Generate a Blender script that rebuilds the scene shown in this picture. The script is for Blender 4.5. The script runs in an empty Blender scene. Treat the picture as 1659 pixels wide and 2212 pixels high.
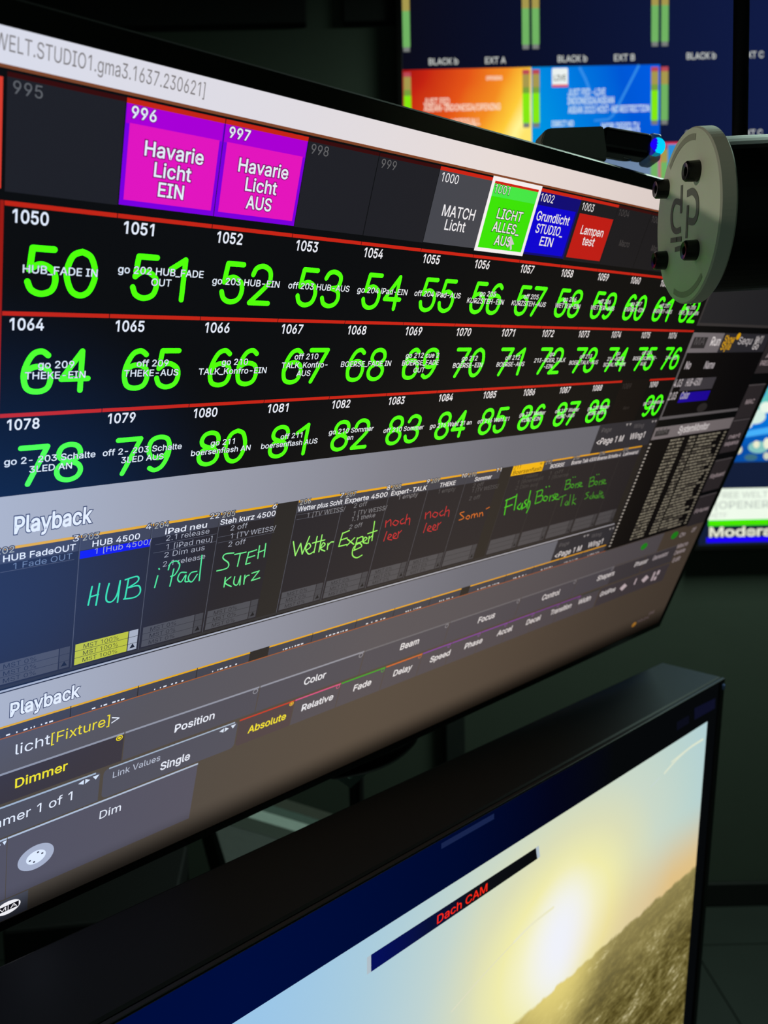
import bpy, bmesh, math, random
from mathutils import Vector, Matrix
random.seed(7)
sc = bpy.context.scene
COL = sc.collection

# ------------------------------------------------------------------ camera, world, light, exposure
F_PX, CX, CY = 1738.247, 829.5, 1106.0
CAM = Vector((0.0, 0.0, 1.35))
_x = Vector((1, -.022, 0)).normalized()                 # world axes written in camera axes (right, down, forward)
_d = Vector((.022, 1, .08)); _d = (_d - _x * _d.dot(_x)).normalized()
_y = _x.cross(_d)                                        # forward
def c2w(v):
    v = Vector(v); return Vector((v.dot(_x), v.dot(_y), -v.dot(_d)))
def ray(px, py): return c2w(((px - CX) / F_PX, (py - CY) / F_PX, 1.0))
def at(px, py, z): return CAM + ray(px, py) * z          # a point at camera depth z
cam_data = bpy.data.cameras.new('camera'); cam = bpy.data.objects.new('camera', cam_data); COL.objects.link(cam)
cr, cu_, cb = c2w((1, 0, 0)), c2w((0, -1, 0)), c2w((0, 0, -1))
cam.matrix_world = Matrix(((cr.x, cu_.x, cb.x, CAM.x), (cr.y, cu_.y, cb.y, CAM.y), (cr.z, cu_.z, cb.z, CAM.z), (0, 0, 0, 1)))
cam_data.sensor_fit = 'VERTICAL'; cam_data.sensor_height = 36.0; cam_data.sensor_width = 27.0
cam_data.lens = 36.0 * F_PX / 2212.0
cam_data.clip_start = 0.01; cam_data.clip_end = 50
cam_data.dof.use_dof = True; cam_data.dof.focus_distance = 0.36; cam_data.dof.aperture_fstop = cam_data.lens / 2.0
sc.camera = cam; CAM_R, CAM_B = cr.copy(), cb.copy()
sc.view_settings.view_transform = 'Standard'; sc.view_settings.look = 'None'
sc.view_settings.gamma = 1.0; sc.view_settings.use_curve_mapping = False; sc.view_settings.exposure = 0.0
w = bpy.data.worlds.new('dark_room'); sc.world = w; w.use_nodes = True
w.node_tree.nodes['Background'].inputs[0].default_value = (.55, .8, .68, 1); w.node_tree.nodes['Background'].inputs[1].default_value = .10
def area(name, loc, target, size, watts, col, shape='SQUARE'):
    l = bpy.data.lights.new(name, 'AREA'); l.size = size; l.energy = watts; l.color = col; l.shape = shape
    o = bpy.data.objects.new(name, l); COL.objects.link(o); o.location = loc
    o.rotation_euler = (Vector(target) - Vector(loc)).to_track_quat('-Z', 'Y').to_euler(); return o
area('wall_fill_light', (1.1, 1.45, 2.55), (1.1, 1.75, 0), .5, 28.0, (.72, 1.0, .84))  # added fill lamp out of view, washes the back wall brighter
sl = bpy.data.lights.new('plate_fill_spot', 'SPOT'); sl.energy = 58; sl.color = (1, .9, .76); sl.spot_size = math.radians(9); sl.spot_blend = .6; sl.shadow_soft_size = .03  # added narrow spot without a fixture, brightens the pale end plate
so = bpy.data.objects.new('plate_fill_spot', sl); COL.objects.link(so); so.location = (-2.4, -.1, 2.15)
so.rotation_euler = (at(1481, 471, .36) - Vector((-2.4, -.1, 2.15))).to_track_quat('-Z', 'Y').to_euler()

# ------------------------------------------------------------------ materials
def lin(c):
    c /= 255.0
    return c / 12.92 if c <= .04045 else ((c + .055) / 1.055) ** 2.4
def L(rgb): return (lin(rgb[0]), lin(rgb[1]), lin(rgb[2]), 1)
MATS = {}
def solid(name, rgb, rough=.5, metal=0.0, noise=.12, scale=60.0, spec=.5):
    if name in MATS: return MATS[name]
    m = bpy.data.materials.new(name); m.use_nodes = True; nt = m.node_tree; b = nt.nodes['Principled BSDF']
    tc = nt.nodes.new('ShaderNodeTexCoord'); n = nt.nodes.new('ShaderNodeTexNoise'); n.inputs['Scale'].default_value = scale
    r = nt.nodes.new('ShaderNodeMapRange'); r.inputs[3].default_value = 1 - noise; r.inputs[4].default_value = 1 + noise
    mx = nt.nodes.new('ShaderNodeMix'); mx.data_type = 'RGBA'; mx.blend_type = 'MULTIPLY'; mx.inputs[0].default_value = 1
    nt.links.new(tc.outputs['Object'], n.inputs['Vector']); nt.links.new(n.outputs[0], r.inputs[0])
    mx.inputs[6].default_value = L(rgb); nt.links.new(r.outputs[0], mx.inputs[7]); nt.links.new(mx.outputs[2], b.inputs['Base Color'])
    b.inputs['Roughness'].default_value = rough; b.inputs['Metallic'].default_value = metal; b.inputs['Specular IOR Level'].default_value = spec
    MATS[name] = m; return m

SC = .28                                                 # metres per screen unit of the large touchscreen
def tint_group():
    """the touchscreen panel seen at a slant: cool at one side, warm at the other, faint backlight glow"""
    g = bpy.data.node_groups.new('panel_response', 'ShaderNodeTree')
    g.interface.new_socket('Color', in_out='INPUT', socket_type='NodeSocketColor')
    g.interface.new_socket('Color', in_out='OUTPUT', socket_type='NodeSocketColor')
    N, K = g.nodes, g.links
    i = N.new('NodeGroupInput'); o = N.new('NodeGroupOutput'); tc = N.new('ShaderNodeTexCoord')
    sx = N.new('ShaderNodeSeparateXYZ'); K.new(tc.outputs['Object'], sx.inputs[0])
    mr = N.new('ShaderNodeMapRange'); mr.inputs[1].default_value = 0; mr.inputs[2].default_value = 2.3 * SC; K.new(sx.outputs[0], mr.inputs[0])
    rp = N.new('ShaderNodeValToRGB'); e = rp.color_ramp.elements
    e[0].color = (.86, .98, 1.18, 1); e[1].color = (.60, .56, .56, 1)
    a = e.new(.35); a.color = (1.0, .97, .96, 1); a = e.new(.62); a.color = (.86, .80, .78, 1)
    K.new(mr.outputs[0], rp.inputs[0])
    mx = N.new('ShaderNodeMix'); mx.data_type = 'RGBA'; mx.blend_type = 'MULTIPLY'; mx.inputs[0].default_value = 1
    K.new(i.outputs[0], mx.inputs[6]); K.new(rp.outputs[0], mx.inputs[7]); cur = mx.outputs[2]
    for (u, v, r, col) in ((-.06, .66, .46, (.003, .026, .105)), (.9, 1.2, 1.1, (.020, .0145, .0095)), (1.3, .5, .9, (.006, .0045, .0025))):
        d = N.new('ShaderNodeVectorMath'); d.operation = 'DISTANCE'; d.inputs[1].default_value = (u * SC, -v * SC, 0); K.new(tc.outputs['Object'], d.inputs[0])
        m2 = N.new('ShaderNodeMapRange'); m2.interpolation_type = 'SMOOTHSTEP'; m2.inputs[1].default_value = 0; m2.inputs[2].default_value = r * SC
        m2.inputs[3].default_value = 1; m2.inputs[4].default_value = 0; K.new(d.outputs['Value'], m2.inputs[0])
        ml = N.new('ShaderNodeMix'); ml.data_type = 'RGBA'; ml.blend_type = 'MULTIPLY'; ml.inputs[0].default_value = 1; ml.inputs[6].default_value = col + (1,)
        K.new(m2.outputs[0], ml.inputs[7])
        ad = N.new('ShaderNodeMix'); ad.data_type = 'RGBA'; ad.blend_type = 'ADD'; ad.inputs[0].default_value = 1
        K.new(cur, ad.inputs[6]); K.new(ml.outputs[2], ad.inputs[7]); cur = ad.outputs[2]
    # the backlight thins out along the lowest edge
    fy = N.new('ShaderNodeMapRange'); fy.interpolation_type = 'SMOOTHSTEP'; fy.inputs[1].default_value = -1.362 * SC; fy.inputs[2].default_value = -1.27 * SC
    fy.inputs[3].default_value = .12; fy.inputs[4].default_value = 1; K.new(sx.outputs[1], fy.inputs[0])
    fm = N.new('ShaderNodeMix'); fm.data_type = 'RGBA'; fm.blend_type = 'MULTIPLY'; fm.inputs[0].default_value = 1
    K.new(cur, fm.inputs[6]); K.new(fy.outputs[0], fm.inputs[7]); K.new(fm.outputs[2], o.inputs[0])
    return g
TG = tint_group()
def lit(rgb, tint=False, k=1.0):
    key = ('lit', tuple(rgb), tint, k)
    if key in MATS: return MATS[key]
    m = bpy.data.materials.new('display_pixels'); m.use_nodes = True; nt = m.node_tree; nt.nodes.clear()
    o = nt.nodes.new('ShaderNodeOutputMaterial'); e = nt.nodes.new('ShaderNodeEmission'); e.inputs[1].default_value = k
    nt.links.new(e.outputs[0], o.inputs[0])
    if tint:
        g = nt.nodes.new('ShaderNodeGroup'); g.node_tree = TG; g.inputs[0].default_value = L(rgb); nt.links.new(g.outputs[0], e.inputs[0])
    else:
        tc = nt.nodes.new('ShaderNodeTexCoord'); n = nt.nodes.new('ShaderNodeTexNoise'); n.inputs['Scale'].default_value = 8
        nt.links.new(tc.outputs['Object'], n.inputs['Vector'])
        r = nt.nodes.new('ShaderNodeMapRange'); r.inputs[3].default_value = .94; r.inputs[4].default_value = 1.06; nt.links.new(n.outputs[0], r.inputs[0])
        mx = nt.nodes.new('ShaderNodeMix'); mx.data_type = 'RGBA'; mx.blend_type = 'MULTIPLY'; mx.inputs[0].default_value = 1; mx.inputs[6].default_value = L(rgb)
        nt.links.new(r.outputs[0], mx.inputs[7]); nt.links.new(mx.outputs[2], e.inputs[0])
    MATS[key] = m; return m
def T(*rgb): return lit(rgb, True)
def E(*rgb): return lit(rgb, False)
def ramp_mat(p0, p1, stops, noise=0.0, scale=20):
    """emission running through colours from local point p0 to p1 (a picture shown on a display)"""
    m = bpy.data.materials.new('display_gradient'); m.use_nodes = True; nt = m.node_tree; nt.nodes.clear(); N, K = nt.nodes, nt.links
    o = N.new('ShaderNodeOutputMaterial'); e = N.new('ShaderNodeEmission'); K.new(e.outputs[0], o.inputs[0])
    tc = N.new('ShaderNodeTexCoord'); p0, p1 = Vector(p0), Vector(p1); d = p1 - p0
    s = N.new('ShaderNodeVectorMath'); s.operation = 'SUBTRACT'; s.inputs[1].default_value = p0; K.new(tc.outputs['Object'], s.inputs[0])
    dt = N.new('ShaderNodeVectorMath'); dt.operation = 'DOT_PRODUCT'; dt.inputs[1].default_value = d / d.length_squared; K.new(s.outputs[0], dt.inputs[0])
    val = dt.outputs['Value']
    if noise:
        n = N.new('ShaderNodeTexNoise'); n.inputs['Scale'].default_value = scale; K.new(tc.outputs['Object'], n.inputs['Vector'])
        a = N.new('ShaderNodeMath'); a.operation = 'MULTIPLY_ADD'; a.inputs[1].default_value = noise; K.new(n.outputs[0], a.inputs[0]); K.new(val, a.inputs[2]); val = a.outputs[0]
    rp = N.new('ShaderNodeValToRGB'); el = rp.color_ramp.elements
    el[0].position = stops[0][0]; el[0].color = L(stops[0][1]); el[1].position = stops[-1][0]; el[1].color = L(stops[-1][1])
    for p, c in stops[1:-1]: q = el.new(p); q.color = L(c)
    K.new(val, rp.inputs[0]); K.new(rp.outputs[0], e.inputs[0]); return m

# ------------------------------------------------------------------ things, parts, tags
def tag(o, label=None, cat=None, group=None, kind=None):
    if label: o['label'] = label
    if cat: o['category'] = cat
    if group: o['group'] = group
    if kind: o['kind'] = kind
    return o
def thing(name, M, label, cat, group=None):
    o = bpy.data.objects.new(name, None); COL.objects.link(o); o.empty_display_size = .05
    o.matrix_world = M if isinstance(M, Matrix) else Matrix.Translation(M)
    return tag(o, label, cat, group)
def link_mesh(name, verts, faces, mats, fmat, parent, smooth=False):
    me = bpy.data.meshes.new(name); me.from_pydata([tuple(v) for v in verts], [], faces)
    for m in mats: me.materials.append(m)
    for p, i in zip(me.polygons, fmat): p.material_index = i; p.use_smooth = smooth
    me.update(); o = bpy.data.objects.new(name, me); COL.objects.link(o)
    if parent is not None: o.parent = parent
    return o
def bm_obj(name, bm, mat, parent=None, smooth=False):
    bmesh.ops.recalc_face_normals(bm, faces=bm.faces)
    me = bpy.data.meshes.new(name); bm.to_mesh(me); bm.free()
    for m in (mat if isinstance(mat, (list, tuple)) else [mat]): me.materials.append(m)
    if smooth:
        for p in me.polygons: p.use_smooth = True
    o = bpy.data.objects.new(name, me); COL.objects.link(o)
    if parent is not None: o.parent = parent
    return o
def box_bm(x0, y0, z0, x1, y1, z1, bev=0.0, seg=2, bm=None):
    new = bmesh.new(); bmesh.ops.create_cube(new, size=1)
    for v in new.verts: v.co = Vector((x0 + (v.co.x + .5) * (x1 - x0), y0 + (v.co.y + .5) * (y1 - y0), z0 + (v.co.z + .5) * (z1 - z0)))
    if bev: bmesh.ops.bevel(new, geom=list(new.edges), offset=bev, segments=seg, profile=.5, affect='EDGES')
    if bm is None: return new
    me = bpy.data.meshes.new('tmp'); new.to_mesh(me); bm.from_mesh(me); bpy.data.meshes.remove(me); new.free(); return bm
def lathe_bm(profile, seg=48):
    """profile: (radius, height) pairs turned about local z"""
    bm = bmesh.new(); rings = []
    for r, z in profile:
        rings.append([bm.verts.new((r * math.cos(2 * math.pi * k / seg), r * math.sin(2 * math.pi * k / seg), z)) for k in range(seg)] if r > 1e-7 else [bm.verts.new((0, 0, z))])
    for a, b in zip(rings, rings[1:]):
        for k in range(seg):
            q = [a[k % len(a)], a[(k + 1) % len(a)], b[(k + 1) % len(b)], b[k % len(b)]]
            u = []
            for v in q:
                if v not in u: u.append(v)
            if len(u) > 2: bm.faces.new(u)
    return bm
def tube_bm(pts, r, seg=12):
    bm = bmesh.new(); pts = [Vector(p) for p in pts]; rings = []
    up = Vector((.13, .31, .94))
    for i, p in enumerate(pts):
        t = (pts[min(i + 1, len(pts) - 1)] - pts[max(i - 1, 0)]).normalized()
        a = t.cross(up).normalized(); b = t.cross(a)
        rr = r[i] if isinstance(r, (list, tuple)) else r
        rings.append([bm.verts.new(p + a * rr * math.cos(2 * math.pi * k / seg) + b * rr * math.sin(2 * math.pi * k / seg)) for k in range(seg)])
    for a, b in zip(rings, rings[1:]):
        for k in range(seg): bm.faces.new((a[k], a[(k + 1) % seg], b[(k + 1) % seg], b[k]))
    bm.faces.new(rings[0]); bm.faces.new(rings[-1][::-1]); return bm
def spline(pts, n=8, closed=False):
    P = [Vector(p) for p in pts]; out = []
    for i in range(len(P) - 1):
        a = P[max(i - 1, 0)]; b = P[i]; c = P[i + 1]; d = P[min(i + 2, len(P) - 1)]
        for k in range(n):
            t = k / n; out.append(.5 * (2 * b + (c - a) * t + (2 * a - 5 * b + 4 * c - d) * t * t + (3 * b - a - 3 * c + d) * t ** 3))
    out.append(P[-1]); return out
def frame(x, y, z, o):
    return Matrix(((x.x, y.x, z.x, o.x), (x.y, y.y, z.y, o.y), (x.z, y.z, z.z, o.z), (0, 0, 0, 1)))

# ------------------------------------------------------------------ flat content on a display
class Plane:
    """a display surface: h runs right, v runs down, both unit vectors in the room; s metres per unit"""
    def __init__(self, o, h, v, s=1.0):
        self.o, self.h, self.v, self.s = o, h, v, s
        self.n = v.cross(h)                                  # towards the viewer
        self.M = frame(h, -v, self.n, o)
    def uv(self, px, py):
        d = ray(px, py); t = (self.o - CAM).dot(self.n) / d.dot(self.n); q = CAM + d * t - self.o
        return (q.dot(self.h) / self.s, q.dot(self.v) / self.s)
    def u_at(self, x, v):                                    # u where row v meets picture column x
        a, b = -5.0, 8.0
        def px(u):
            q = self.o + self.h * u * self.s + self.v * v * self.s - CAM
            X, Z = q.dot(CAM_R), -q.dot(CAM_B); return CX + F_PX * X / Z if Z > .01 else -1e9
        for _ in range(50):
            m = (a + b) / 2
            if px(m) < x: a = m
            else: b = m
        return (a + b) / 2
    def P(self, u, v, w=0.0): return self.o + self.h * u * self.s + self.v * v * self.s + self.n * w

def cubic2(pts, n=6):
    return [(p.x, p.y) for p in spline([Vector((a, b, 0)) for a, b in pts], n)]
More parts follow.
